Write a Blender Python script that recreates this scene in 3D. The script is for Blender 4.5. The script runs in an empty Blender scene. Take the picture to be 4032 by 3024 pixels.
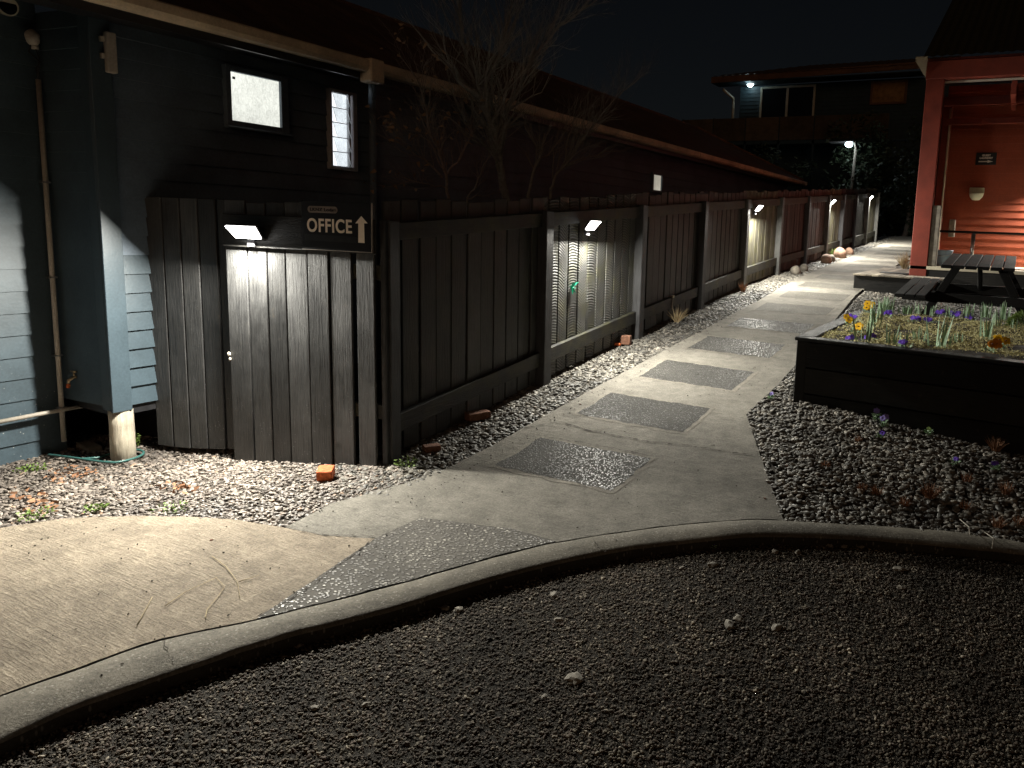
import bpy, bmesh, math, random
from mathutils import Vector, Matrix
from mathutils.noise import noise as pn
R = math.radians
rnd = random.Random(7)
sc = bpy.context.scene
COL = sc.collection

# ------------------------------------------------------------------ camera
F, PIT, ROL, AZ, CX, CY, H = 2899.5, R(8.193), R(2.214), R(26.797), 2516.8, 1310.4, 1.72
def _basis():
    c, s = math.cos(PIT), math.sin(PIT); cr, sr = math.cos(ROL), math.sin(ROL)
    f = (0, c, -s); u0 = (0, s, c); r0 = (1, 0, 0)
    r = [r0[i]*cr+u0[i]*sr for i in range(3)]; u = [-r0[i]*sr+u0[i]*cr for i in range(3)]
    m = Matrix.Rotation(AZ, 3, 'Z')
    return m @ Vector(r), m @ Vector(u), m @ Vector(f)
CR, CU, CF = _basis()
cam = bpy.data.cameras.new('camera'); co = bpy.data.objects.new('camera', cam); COL.objects.link(co)
co.matrix_world = Matrix(((CR.x, CU.x, -CF.x, 0), (CR.y, CU.y, -CF.y, 0), (CR.z, CU.z, -CF.z, H), (0, 0, 0, 1)))
cam.sensor_width = 36; cam.lens = F/4032*36; cam.shift_x = -(CX-2016)/4032; cam.shift_y = (CY-1512)/4032
cam.clip_start = .05; cam.clip_end = 500
sc.camera = co
EYE = Vector((0, 0, H))
def ray(px, py): return CR*((px-CX)/F) - CU*((py-CY)/F) + CF
def onx(px, py, x): d = ray(px, py); return EYE+d*(x/d.x)
def ony(px, py, y): d = ray(px, py); return EYE+d*(y/d.y)
def onp(px, py, P, n): d = ray(px, py); return EYE+d*((Vector(P)-EYE).dot(n)/d.dot(n))

# ------------------------------------------------------------------ terrain heights
K = [(-5,0),(2.6,0),(3.2,.01),(3.54,.03),(4.2,.09),(5.56,.27),(7.33,.47),(11.07,.85),(12.95,.99),(22.89,1.58),(30,1.95),(60,2.6),(200,4)]
def g(y):
    if y <= K[0][0]: return 0
    for (a, b), (c, d) in zip(K, K[1:]):
        if y <= c: return b+(d-b)*(y-a)/(c-a)
    return K[-1][1]
def sm(a, b, t):
    t = max(0, min(1, (t-a)/(b-a))); return t*t*(3-2*t)
def gz(x, y):
    return g(y) + .08*max(-1.75, min(0, x+3.757)) - .09*max(0, min(3, x+1.2))*(1-sm(6, 8, y))
def ong(px, py, dz=0):
    d = ray(px, py); t = .5
    while t < 300:
        p = EYE+d*t
        if p.z < gz(p.x, p.y)+dz: break
        t *= 1.02
    a, b = t/1.02, t
    for _ in range(30):
        m = (a+b)/2; p = EYE+d*m
        if p.z < gz(p.x, p.y)+dz: b = m
        else: a = m
    return EYE+d*a

# ------------------------------------------------------------------ objects
def wloc(o):
    v = Vector((0, 0, 0))
    while o: v += o.location; o = o.parent
    return v
def tag(o, label=None, cat=None, group=None, kind=None):
    if label: o['label'] = label
    if cat: o['category'] = cat
    if group: o['group'] = group
    if kind: o['kind'] = kind
    return o
def thing(name, loc, label, cat, group=None):
    o = bpy.data.objects.new(name, None); COL.objects.link(o); o.location = loc; o.empty_display_size = .1
    return tag(o, label, cat, group)
class MB:
    def __init__(s): s.v = []; s.f = []; s.r = []; s.smooth = False
    def add(s, vs, fs, r=None):
        n = len(s.v); s.v += [Vector(v) for v in vs]; s.f += [tuple(i+n for i in f) for f in fs]
        r = rnd.random() if r is None else r; s.r += [r]*len(fs); return s
    def box(s, a, b, r=None, M=None):
        x0, y0, z0 = a; x1, y1, z1 = b
        vs = [Vector(p) for p in ((x0,y0,z0),(x1,y0,z0),(x1,y1,z0),(x0,y1,z0),(x0,y0,z1),(x1,y0,z1),(x1,y1,z1),(x0,y1,z1))]
        if M: vs = [M @ v for v in vs]
        return s.add(vs, [(0,3,2,1),(4,5,6,7),(0,1,5,4),(1,2,6,5),(2,3,7,6),(3,0,4,7)], r)
    def hexa(s, b, t, r=None):        # four bottom and four top corners
        return s.add(list(b)+list(t), [(0,3,2,1),(4,5,6,7),(0,1,5,4),(1,2,6,5),(2,3,7,6),(3,0,4,7)], r)
    def tube(s, pts, rad, n=8, cap=True, r=None):
        pts = [Vector(p) for p in pts]; rad = rad if isinstance(rad, (list, tuple)) else [rad]*len(pts)
        vs = []; fs = []; X = None
        for i, p in enumerate(pts):
            d = (pts[min(i+1, len(pts)-1)]-pts[max(i-1, 0)])
            d = d.normalized() if d.length > 1e-9 else Vector((0,0,1))
            if X is None:
                X = d.orthogonal().normalized()
            else:
                X = (X-d*X.dot(d)); X = X.normalized() if X.length > 1e-6 else d.orthogonal().normalized()
            Y = d.cross(X)
            for k in range(n):
                a = 2*math.pi*k/n; vs.append(p+(X*math.cos(a)+Y*math.sin(a))*rad[i])
        for i in range(len(pts)-1):
            for k in range(n):
                k2 = (k+1) % n; fs.append((i*n+k, i*n+k2, (i+1)*n+k2, (i+1)*n+k))
        if cap:
            fs.append(tuple(reversed(range(n)))); fs.append(tuple((len(pts)-1)*n+k for k in range(n)))
        return s.add(vs, fs, r)
    def lathe(s, c, prof, n=20, r=None):   # prof: (radius, z)
        c = Vector(c); vs = []; fs = []
        for (ra, z) in prof:
            for k in range(n):
                a = 2*math.pi*k/n; vs.append(c+Vector((ra*math.cos(a), ra*math.sin(a), z)))
        for i in range(len(prof)-1):
            for k in range(n):
                k2 = (k+1) % n; fs.append((i*n+k, i*n+k2, (i+1)*n+k2, (i+1)*n+k))
        return s.add(vs, fs, r)
    def blade(s, p, d, L, w, bend=.3, n=4, r=None):
        p = Vector(p); d = Vector(d).normalized(); side = d.cross(Vector((0,0,1)))
        side = side.normalized() if side.length > 1e-4 else Vector((1,0,0))
        ang = rnd.uniform(0, 6.28); side = (side*math.cos(ang)+side.cross(d)*math.sin(ang)).normalized()
        vs = []; q = p.copy(); dd = d.copy()
        for i in range(n+1):
            t = i/n; ww = w*(1-t**2.2)*.5+w*.04
            vs += [q-side*ww, q+side*ww]
            dd = (dd+Vector((d.x, d.y, -.15))*bend/n).normalized(); q = q+dd*(L/n)
        return s.add(vs, [(2*i, 2*i+1, 2*i+3, 2*i+2) for i in range(n)], r)
    def blob(s, c, rx, ry, rz, seed=0, rough=.2, sub=3, sc=1.3, rot=0, r=None):
        bm = bmesh.new(); bmesh.ops.create_icosphere(bm, subdivisions=sub, radius=1)
        vs = []
        for v in bm.verts:
            d = v.co.normalized(); k = 1+rough*pn(d*sc+Vector((seed*3.1, seed*1.7, seed)))+rough*.4*pn(d*sc*3+Vector((seed, 0, 5)))
            q = Vector((d.x*rx, d.y*ry, d.z*rz))*k; q.rotate(Matrix.Rotation(rot, 3, 'Z')); vs.append(q+Vector(c))
        fs = [tuple(v.index for v in f.verts) for f in bm.faces]; bm.free()
        return s.add(vs, fs, r)
def obj(name, mb, mat, parent=None, bevel=0, smooth=False, seg=1):
    off = wloc(parent) if parent else Vector((0, 0, 0))
    me = bpy.data.meshes.new(name); me.from_pydata([tuple(v-off) for v in mb.v], [], mb.f); me.update()
    at = me.attributes.new('rnd', 'FLOAT', 'FACE'); at.data.foreach_set('value', mb.r)
    me.materials.append(mat)
    if smooth: me.polygons.foreach_set('use_smooth', [True]*len(me.polygons))
    o = bpy.data.objects.new(name, me); COL.objects.link(o)
    if parent: o.parent = parent
    if bevel:
        b = o.modifiers.new('bevel', 'BEVEL'); b.width = bevel; b.segments = seg; b.limit_method = 'ANGLE'; b.angle_limit = R(40)
    return o
def copy_tree(o, parent=None):
    c = o.copy(); COL.objects.link(c)
    if parent: c.parent = parent
    for ch in list(o.children): copy_tree(ch, c)
    return c

# ------------------------------------------------------------------ materials
def nm(name):
    m = bpy.data.materials.new(name); m.use_nodes = True; nt = m.node_tree
    return m, nt, nt.nodes['Principled BSDF']
class N:
    def __init__(s, nt): s.nt = nt
    def n(s, t, **kw):
        x = s.nt.nodes.new(t)
        for k, v in kw.items():
            if k.startswith('_'): x.inputs[k[1:].replace('_', ' ')].default_value = v
            else: setattr(x, k, v)
        return x
    def l(s, a, b): s.nt.links.new(a, b)
    def coord(s, scale=(1,1,1), out='Object'):
        t = s.n('ShaderNodeTexCoord'); m = s.n('ShaderNodeMapping'); m.inputs['Scale'].default_value = scale
        s.l(t.outputs[out], m.inputs['Vector']); return m.outputs[0]
    def noise(s, vec, scale, detail=4, rough=.55, dist=0):
        x = s.n('ShaderNodeTexNoise'); x.inputs['Scale'].default_value = scale; x.inputs['Detail'].default_value = detail
        x.inputs['Roughness'].default_value = rough; x.inputs['Distortion'].default_value = dist
        if vec is not None: s.l(vec, x.inputs['Vector'])
        return x.outputs['Fac']
    def ramp(s, fac, pts):
        x = s.n('ShaderNodeValToRGB'); e = x.color_ramp.elements
        while len(e) < len(pts): e.new(.5)
        for el, (p, c) in zip(e, pts): el.position = p; el.color = (c, c, c, 1) if isinstance(c, (int, float)) else (*c, 1)
        s.l(fac, x.inputs[0]); return x.outputs[0]
    def mix(s, a, b, f=.5, mode='MULTIPLY'):
        x = s.n('ShaderNodeMix', data_type='RGBA', blend_type=mode)
        for v, i in ((f, 0), (a, 6), (b, 7)):
            if hasattr(v, 'links'): s.l(v, x.inputs[i])
            elif isinstance(v, (int, float)): x.inputs[i].default_value = v if i == 0 else (v, v, v, 1)
            else: x.inputs[i].default_value = (*v, 1)
        return x.outputs[2]
    def math(s, a, b, op='MULTIPLY'):
        x = s.n('ShaderNodeMath', operation=op)
        for v, i in ((a, 0), (b, 1)):
            if hasattr(v, 'links'): s.l(v, x.inputs[i])
            else: x.inputs[i].default_value = v
        return x.outputs[0]
    def bump(s, h, strength, dist, prev=None):
        x = s.n('ShaderNodeBump'); x.inputs['Strength'].default_value = strength; x.inputs['Distance'].default_value = dist
        s.l(h, x.inputs['Height'])
        if prev is not None: s.l(prev, x.inputs['Normal'])
        return x.outputs[0]
def simple(name, c, rough=.6, var=.25, scale=20, bump=.15, metal=0, spec=.5, sz=(1,1,1)):
    m, nt, P = nm(name); k = N(nt); v = k.coord(sz)
    a = k.noise(v, scale, 5); col = k.mix(c, k.ramp(a, [(.3, 1-var), (.7, 1+var)]), 1)
    k.l(col, P.inputs['Base Color']); P.inputs['Roughness'].default_value = rough; P.inputs['Metallic'].default_value = metal
    P.inputs['Specular IOR Level'].default_value = spec
    if bump: k.l(k.bump(a, bump, .01), P.inputs['Normal'])
    return m
def wood(name, dark, light, axis='z', saw=False, rough=.5, green=0, spots=False, wear=0, spec=.5):
    m, nt, P = nm(name); k = N(nt)
    s = {'z': (1,1,.05), 'x': (.05,1,1), 'y': (1,.05,1)}[axis]
    at = k.n('ShaderNodeAttribute', attribute_name='rnd')
    tc = k.n('ShaderNodeTexCoord'); ad = k.n('ShaderNodeVectorMath', operation='ADD')
    sc_ = k.n('ShaderNodeVectorMath', operation='SCALE'); cb = k.n('ShaderNodeCombineXYZ')
    for i in range(3): k.l(at.outputs['Fac'], cb.inputs[i])
    k.l(cb.outputs[0], sc_.inputs[0]); sc_.inputs['Scale'].default_value = 37
    k.l(tc.outputs['Object'], ad.inputs[0]); k.l(sc_.outputs[0], ad.inputs[1])
    mp = k.n('ShaderNodeMapping'); mp.inputs['Scale'].default_value = s; k.l(ad.outputs[0], mp.inputs['Vector'])
    gr = k.noise(mp.outputs[0], 90, 6, .65, .8)
    big = k.noise(ad.outputs[0], 3.5, 3)
    kn = k.n('ShaderNodeTexVoronoi'); kn.inputs['Scale'].default_value = 2.6; k.l(ad.outputs[0], kn.inputs['Vector'])
    knot = k.ramp(kn.outputs['Distance'], [(.03, .35), (.09, 1)])
    f = k.math(gr, .7); f2 = k.math(big, .3); f = k.math(f, f2, 'ADD')
    col = k.ramp(f, [(.33, dark), (.68, light)])
    col = k.mix(col, k.ramp(at.outputs['Fac'], [(0, .55), (1, 1.45)]), 1)
    col = k.mix(col, knot, .8)
    st_ = k.noise(ad.outputs[0], 1.6, 6, .7); col = k.mix(col, k.ramp(st_, [(.35, .55), (.6, 1.15)]), 1)
    if wear:
        w = k.noise(ad.outputs[0], 14, 8, .7); wf = k.ramp(w, [(.62, 0.), (.70, 1.)])
        col = k.mix(col, (.2, .16, .11), k.math(wf, wear), 'MIX')
    if green:
        gn = k.noise(ad.outputs[0], 5, 4); col = k.mix(col, (.09, .085, .02), k.math(k.ramp(gn, [(.45, 0.), (.7, 1.)]), green), 'MIX')
    if spots:
        sp = k.n('ShaderNodeTexVoronoi'); sp.inputs['Scale'].default_value = 42; k.l(ad.outputs[0], sp.inputs['Vector'])
        sx = k.n('ShaderNodeSeparateXYZ'); k.l(tc.outputs['Object'], sx.inputs[0])
        lo = k.ramp(k.math(k.math(sx.outputs[2], -.55), .62, 'ADD'), [(0, 0.), (.6, 1.)])
        q = k.ramp(sp.outputs['Distance'], [(.10, 1.), (.20, 0.)]); pat = k.ramp(k.noise(ad.outputs[0], 6, 3), [(.5, 0.), (.62, 1.)])
        col = k.mix(col, (.22, .22, .23), k.math(k.math(k.math(q, lo), pat), .8), 'MIX')
    k.l(col, P.inputs['Base Color']); P.inputs['Specular IOR Level'].default_value = spec
    k.l(k.ramp(f, [(.3, rough-.12), (.7, rough+.15)]), P.inputs['Roughness'])
    b = k.bump(gr, .7, .008)
    if saw:   # arcs left by a circular saw, different on every board
        sx = k.n('ShaderNodeSeparateXYZ'); k.l(tc.outputs['Object'], sx.inputs[0])
        u = k.math(sx.outputs[1], .165, 'PINGPONG'); u2 = k.math(k.math(u, u), 2.4)
        ph = k.math(k.math(sx.outputs[2], u2, 'ADD'), k.math(k.noise(ad.outputs[0], 4, 2), .05), 'ADD')
        ph = k.math(k.math(ph, k.math(at.outputs['Fac'], .3), 'ADD'), 6.2832/.027)
        wf_ = k.math(k.math(ph, 0, 'SINE'), .5); wf_ = k.math(wf_, .5, 'ADD')
        fade = k.ramp(k.noise(ad.outputs[0], 3, 3), [(.35, 0.), (.55, 1.)])
        b = k.bump(k.math(wf_, fade), .8, .008, b)
        col2 = k.mix(col, k.ramp(wf_, [(.2, .45), (.8, 1.9)]), k.math(fade, .9)); k.l(col2, P.inputs['Base Color'])
    k.l(b, P.inputs['Normal'])
    return m
def paint(name, c, rough=.45, dirt=.4, spots=False, spec=.4):
    m, nt, P = nm(name); k = N(nt); v = k.coord()
    a = k.noise(v, 2.3, 6, .65); b = k.noise(v, 60, 4)
    col = k.mix(c, k.ramp(a, [(.3, 1-dirt), (.75, 1.15)]), 1)
    col = k.mix(col, k.ramp(b, [(.35, .88), (.7, 1.08)]), 1)
    if spots:
        tc = k.n('ShaderNodeTexCoord'); sx = k.n('ShaderNodeSeparateXYZ'); k.l(tc.outputs['Object'], sx.inputs[0])
        lo = k.ramp(k.math(k.math(sx.outputs[2], -1.1), .75, 'ADD'), [(0, 0.), (.6, 1.)])
        sp = k.n('ShaderNodeTexVoronoi'); sp.inputs['Scale'].default_value = 34; k.l(v, sp.inputs['Vector'])
        q = k.ramp(sp.outputs['Distance'], [(.09, 1.), (.17, 0.)]); pat = k.ramp(k.noise(v, 7, 3), [(.46, 0.), (.6, 1.)])
        col = k.mix(col, (.5, .5, .48), k.math(k.math(k.math(q, lo), pat), .8), 'MIX')
    k.l(col, P.inputs['Base Color']); P.inputs['Roughness'].default_value = rough; P.inputs['Specular IOR Level'].default_value = spec
    k.l(k.bump(b, .12, .004, k.bump(a, .15, .02)), P.inputs['Normal'])
    return m
def concrete(name, c, streak=0, stones=.25, fine=1, dark=.35, lump=.6):
    m, nt, P = nm(name); k = N(nt); v = k.coord()
    big = k.noise(v, 1.1, 6, .6); mid = k.noise(v, 9, 6, .65); fn = k.noise(v, 95, 5, .75)
    col = k.mix(c, k.ramp(big, [(.28, 1-dark), (.72, 1.12)]), 1)
    col = k.mix(col, k.ramp(mid, [(.3, .72), (.7, 1.18)]), 1)
    col = k.mix(col, k.ramp(fn, [(.32, .62), (.66, 1.25)]), fine)
    h = k.math(fn, .5); h = k.math(h, k.math(mid, .8), 'ADD')
    if stones:
        vo = k.n('ShaderNodeTexVoronoi'); vo.inputs['Scale'].default_value = 75; k.l(k.coord((1, 1, .4)), vo.inputs['Vector'])
        pick = k.ramp(vo.outputs['Color'], [(.70, 0.), (.74, 1.)]); near = k.ramp(vo.outputs['Distance'], [(.25, 1.), (.42, 0.)])
        q = k.math(k.math(pick, near), stones); col = k.mix(col, (.55, .52, .46), q, 'MIX')
    if streak:
        mp = k.n('ShaderNodeMapping'); mp.inputs['Rotation'].default_value = (0, 0, R(28)); mp.inputs['Scale'].default_value = (1.5, 16, 1)
        k.l(v, mp.inputs['Vector']); st = k.noise(mp.outputs[0], 4, 7, .7, 1.4)
        col = k.mix(col, k.ramp(st, [(.32, .55), (.5, 1.), (.7, 1.3)]), streak); h = k.math(h, k.math(st, .8), 'ADD')
    k.l(col, P.inputs['Base Color']); P.inputs['Roughness'].default_value = .85; P.inputs['Specular IOR Level'].default_value = .25
    k.l(k.bump(h, lump, .012), P.inputs['Normal'])
    return m
def aggregate(name, scale, lo, hi, mortar, spec=.5, rough=.35, fleck=.15):
    m, nt, P = nm(name); k = N(nt); v = k.coord()
    wn = k.n('ShaderNodeTexNoise'); wn.inputs['Scale'].default_value = 30; k.l(v, wn.inputs['Vector'])
    wv = k.mix(v, wn.outputs['Color'], .012, 'ADD')
    mp = k.n('ShaderNodeMapping'); mp.inputs['Scale'].default_value = (1, 1.35, .3); k.l(wv, mp.inputs['Vector'])
    vo = k.n('ShaderNodeTexVoronoi'); vo.inputs['Scale'].default_value = scale; k.l(mp.outputs[0], vo.inputs['Vector'])
    sep = k.n('ShaderNodeSeparateColor'); k.l(vo.outputs['Color'], sep.inputs[0])
    stone = k.ramp(sep.outputs[0], [(0, lo), (.75, tuple((a+b)*.5 for a, b in zip(lo, hi))), (1-fleck, hi), (1, tuple(min(.8, x*1.6) for x in hi))])
    edge = k.ramp(vo.outputs['Distance'], [(.30, 1.), (.50, 0.)])
    big = k.noise(v, 2.2, 5)
    col = k.mix(mortar, stone, edge, 'MIX'); col = k.mix(col, k.ramp(big, [(.3, .7), (.7, 1.15)]), 1)
    k.l(col, P.inputs['Base Color']); k.l(k.ramp(edge, [(0, .9), (1, rough)]), P.inputs['Roughness'])
    P.inputs['Specular IOR Level'].default_value = spec*.7
    k.l(k.bump(edge, .9, .010, k.bump(sep.outputs[1], .5, .008)), P.inputs['Normal'])
    return m
def pebble_mat(name, stops, rough=.55, spec=.4, patch=None):
    m, nt, P = nm(name); k = N(nt); oi = k.n('ShaderNodeObjectInfo')
    col = k.ramp(oi.outputs['Random'], stops)
    gp = k.n('ShaderNodeNewGeometry'); f1 = k.noise(gp.outputs['Position'], 1.3, 5, .6); f2 = k.noise(gp.outputs['Position'], 5.5, 3)
    col = k.mix(col, k.ramp(f1, [(.35, (.55, .53, .50)), (.62, (1.25, 1.2, 1.1))]), 1); col = k.mix(col, k.ramp(f2, [(.35, .75), (.65, 1.2)]), 1)
    k.l(col, P.inputs['Base Color']); P.inputs['Roughness'].default_value = rough; P.inputs['Specular IOR Level'].default_value = spec
    return m
def emit(name, c, s, base=0):
    m, nt, P = nm(name); P.inputs['Base Color'].default_value = (*c, 1)
    P.inputs['Emission Color'].default_value = (*c, 1); P.inputs['Emission Strength'].default_value = s
    return m
def frosted(name, c, s):
    m, nt, P = nm(name); k = N(nt); v = k.coord()
    a = k.noise(v, 1.8, 3); b = k.noise(k.coord((1, 1, .6)), 45, 4, .6, 1.5)
    e = k.mix(k.mix(c, k.ramp(a, [(.3, .72), (.7, 1.2)]), 1), k.ramp(b, [(.38, .82), (.6, 1.08)]), 1)
    k.l(e, P.inputs['Emission Color']); P.inputs['Emission Strength'].default_value = s
    P.inputs['Base Color'].default_value = (.2, .2, .2, 1); P.inputs['Roughness'].default_value = .3
    k.l(k.bump(b, .5, .004), P.inputs['Normal'])
    return m
def glass(name, tint=(.8, .85, .85)):
    m, nt, P = nm(name); P.inputs['Base Color'].default_value = (*tint, 1); P.inputs['Roughness'].default_value = .25
    P.inputs['Transmission Weight'].default_value = .9; P.inputs['IOR'].default_value = 1.2
    return m

m_fence = wood('dark_stained_timber', (.018, .018, .018), (.056, .056, .053), 'z', rough=.55, green=.12)
m_fence_front = wood('worn_dark_timber', (.020, .020, .021), (.070, .070, .069), 'z', rough=.45, spots=True, wear=.10)
m_fence_saw = wood('rough_sawn_timber', (.030, .030, .029), (.085, .085, .080), 'z', saw=True, rough=.55, green=.3)
m_fence_old = wood('mossy_grey_timber', (.05, .045, .035), (.15, .14, .10), 'z', rough=.7, green=.7)
m_fence_red = wood('reddish_timber', (.030, .018, .018), (.085, .055, .052), 'z', rough=.7, green=.1)
m_rail = wood('dark_rail_timber', (.012, .012, .011), (.042, .041, .037), 'y', rough=.6, green=.35)
m_post = wood('post_timber', (.014, .014, .015), (.050, .051, .054), 'z', rough=.6, wear=.1)
m_postold = wood('peeling_post_timber', (.05, .05, .05), (.13, .13, .12), 'z', rough=.6, wear=.7)
m_black = wood('black_stained_timber', (.005, .005, .005), (.016, .015, .013), 'x', rough=.5, wear=.16, spec=.3)
m_blacky = wood('black_table_timber', (.004, .004, .004), (.012, .0115, .0105), 'y', rough=.7, wear=.05, spec=.15)
m_deck = wood('weathered_deck_timber', (.20, .17, .13), (.42, .37, .29), 'y', rough=.8)
m_pile = wood('pale_round_timber', (.30, .26, .20), (.55, .50, .40), 'z', rough=.8, green=.12)
m_blue = paint('blue_grey_paint', (.072, .105, .128), spots=True)
m_blue_trim = paint('blue_trim_paint', (.055, .080, .098), .4, .25)
m_wall = paint('dark_slate_paint', (.13, .17, .215), .45)
m_red = paint('red_paint', (.32, .07, .032), .55, .3)
m_redtrim = paint('dull_red_trim_paint', (.22, .036, .020), .6, .45)
m_gutter = paint('stained_beige_gutter', (.75, .60, .42), .6, .5)
m_roof = paint('rust_brown_roof', (.13, .075, .042), .7, .5)
m_fardark = paint('dark_teal_paint', (.03, .055, .065), .6)
m_balc = wood('brown_balcony_timber', (.07, .048, .03), (.15, .105, .06), 'x', rough=.8)
m_fascia = paint('brown_fascia', (.20, .10, .05), .7)
m_cream = paint('cream_paint', (.55, .50, .38), .5, .25)
m_white = paint('white_plastic', (.6, .56, .47), .45, .2)
m_pvc = paint('beige_conduit_plastic', (.50, .45, .38), .4, .3)
m_brass = simple('brass', (.45, .35, .22), .35, metal=.8)
m_steel = simple('steel', (.4, .4, .4), .35, metal=.9)
m_dark = simple('black_plastic', (.02, .02, .022), .4, bump=.02)
m_orange = simple('orange_brick', (.52, .12, .035), .85, .3, 45, .5)
m_brick = simple('dull_brick', (.16, .075, .045), .9, .35, 40, .5)
m_hose = simple('green_hose_rubber', (.04, .12, .11), .35, .2, 40, .1)
m_path = concrete('path_concrete', (.30, .28, .24), .2, .15, 1, .42, 1.3)
m_patio = concrete('tan_patio_concrete', (.42, .35, .265), .22, .2, 1.0, .35, 1.6)
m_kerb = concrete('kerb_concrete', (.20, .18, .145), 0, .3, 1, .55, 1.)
m_kerbface = concrete('shaded_kerb_face', (.05, .045, .035), 0, .2, 1, .5)  # shade of the kerb's outer side painted in as darker concrete
m_agg = aggregate('exposed_aggregate', 62, (.05, .05, .05), (.20, .195, .185), (.07, .067, .06), rough=.42, spec=.4)
m_agg2 = aggregate('coarse_aggregate', 46, (.12, .11, .10), (.34, .32, .28), (.10, .092, .08), rough=.5)
m_aggfar = aggregate('worn_aggregate', 62, (.12, .115, .10), (.22, .21, .18), (.15, .14, .12), spec=.3, rough=.6)
m_fines = aggregate('gravel_fines', 150, (.05, .045, .038), (.14, .125, .105), (.04, .035, .029), rough=.8, spec=.2)
m_border = concrete('rough_mortar_border', (.31, .285, .24), 0, .3, 1, .5, 1.3)
m_soil = simple('dark_soil', (.035, .028, .020), .95, .4, 15, .6)
m_peb = pebble_mat('river_pebbles', [(0, (.07, .069, .067)), (.45, (.13, .127, .12)), (.85, (.20, .192, .178)), (1, (.34, .32, .29))])
m_pebL = pebble_mat('pinkish_pebbles', [(0, (.09, .08, .075)), (.35, (.16, .14, .13)), (.7, (.23, .20, .185)), (.96, (.34, .31, .285)), (1, (.30, .20, .14))])
m_pea = pebble_mat('pea_gravel', [(0, (.035, .030, .025)), (.35, (.085, .075, .062)), (.6, (.12, .094, .083)), (.8, (.16, .142, .115)), (.95, (.22, .20, .17)), (1, (.45, .41, .35))], .8, .2)
m_crumb = simple('crumb', (.05, .04, .03), .9)
m_stone = simple('pale_stone', (.24, .215, .175), .8, .25, 25, .3)
m_rock = simple('warm_boulder', (.26, .16, .11), .85, .35, 14, .4)
m_rockg = simple('grey_boulder', (.18, .16, .13), .85, .35, 14, .4)
m_bark = simple('pale_grey_bark', (.21, .195, .17), .8, .3, 30, .3)
m_barkd = simple('brown_bark', (.24, .205, .18), .8, .3, 30, .3)
m_leafdead = simple('dead_leaf', (.30, .20, .12), .8, .4, 20, .1)
m_leaf = simple('blue_green_leaf', (.30, .44, .28), .45, .3, 30, .1)
m_weed = simple('weed_green', (.13, .20, .04), .6, .4, 25, .1)
m_moss = simple('moss', (.60, .55, .29), .95, .5, 25, .4)
m_straw = simple('dry_straw', (.42, .33, .19), .8, .3, 20, .1)
m_rustgrass = simple('rust_coloured_grass', (.27, .135, .07), .8, .4, 20, .1)
m_yellow = simple('yellow_petal', (.85, .48, .01), .6, .15, 20, .05)
m_orangep = simple('orange_petal', (.80, .28, .01), .6, .2, 20, .05)
m_purple = simple('purple_petal', (.16, .07, .60), .6, .3, 20, .05)
m_lilac = simple('lilac_petal', (.28, .22, .62), .6, .3, 20, .05)
m_hedge = simple('dark_evergreen_leaf', (.03, .045, .022), .6, .5, 3, .1)
m_bucket = simple('pale_blue_plastic', (.25, .36, .48), .4, .15, 10, .05)
m_ribbon = simple('green_ribbon', (.02, .35, .22), .5, .2, 20, .05)
m_signblk = paint('black_sign_board', (.014, .014, .016), .4, .2)
m_signtxt = simple('beige_lettering', (.90, .80, .68), .6, .05, 20, 0)
m_signgrey = simple('grey_lettering', (.20, .17, .15), .6, .05, 20, 0)
m_signedge = simple('pale_sign_edge', (.40, .36, .32), .5, .1, 20, 0)
m_led = emit('lit_led_panel', (1, .98, .93), 30)
m_led2 = emit('cool_lit_bulb', (.75, .95, 1), 14)
m_winlit = frosted('lit_frosted_glass', (.95, .97, .88), .98)
m_winlit2 = frosted('lit_room_beyond', (.93, .95, 1), 1.5)
m_windim = frosted('dim_lit_pane', (.85, .80, .65), .45)
m_glass = glass('clear_glass')
m_darkglass = simple('dark_window_glass', (.01, .012, .014), .08, .1, 5, 0)
m_notice = simple('pale_green_white', (.62, .68, .52), .5, .1, 10, .05)

# ------------------------------------------------------------------ sheets of ground
def sheet(name, poly, dz, mat, step=.25, zf=None, extra=None):
    bm = bmesh.new(); vs = [bm.verts.new((p[0], p[1], 0)) for p in poly]; bm.faces.new(vs)
    xs = [p[0] for p in poly]; ys = [p[1] for p in poly]
    def cuts(a, b, ax):
        n = max(1, int((b-a)/step)); n = min(n, 160)
        for i in range(1, n):
            t = a+(b-a)*i/n
            no = (1, 0, 0) if ax == 0 else (0, 1, 0); c = (t, 0, 0) if ax == 0 else (0, t, 0)
            bmesh.ops.bisect_plane(bm, geom=bm.verts[:]+bm.edges[:]+bm.faces[:], plane_co=c, plane_no=no)
    cuts(min(xs), max(xs), 0); cuts(min(ys), max(ys), 1)
    bmesh.ops.triangulate(bm, faces=bm.faces[:])
    for v in bm.verts: v.co.z = (zf or gz)(v.co.x, v.co.y)+dz
    bm.normal_update()
    me = bpy.data.meshes.new(name); bm.to_mesh(me); bm.free(); me.materials.append(mat)
    if me.polygons and me.polygons[0].normal.z < 0: me.flip_normals()
    o = bpy.data.objects.new(name, me); COL.objects.link(o); o['kind'] = 'structure'
    return o
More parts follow.
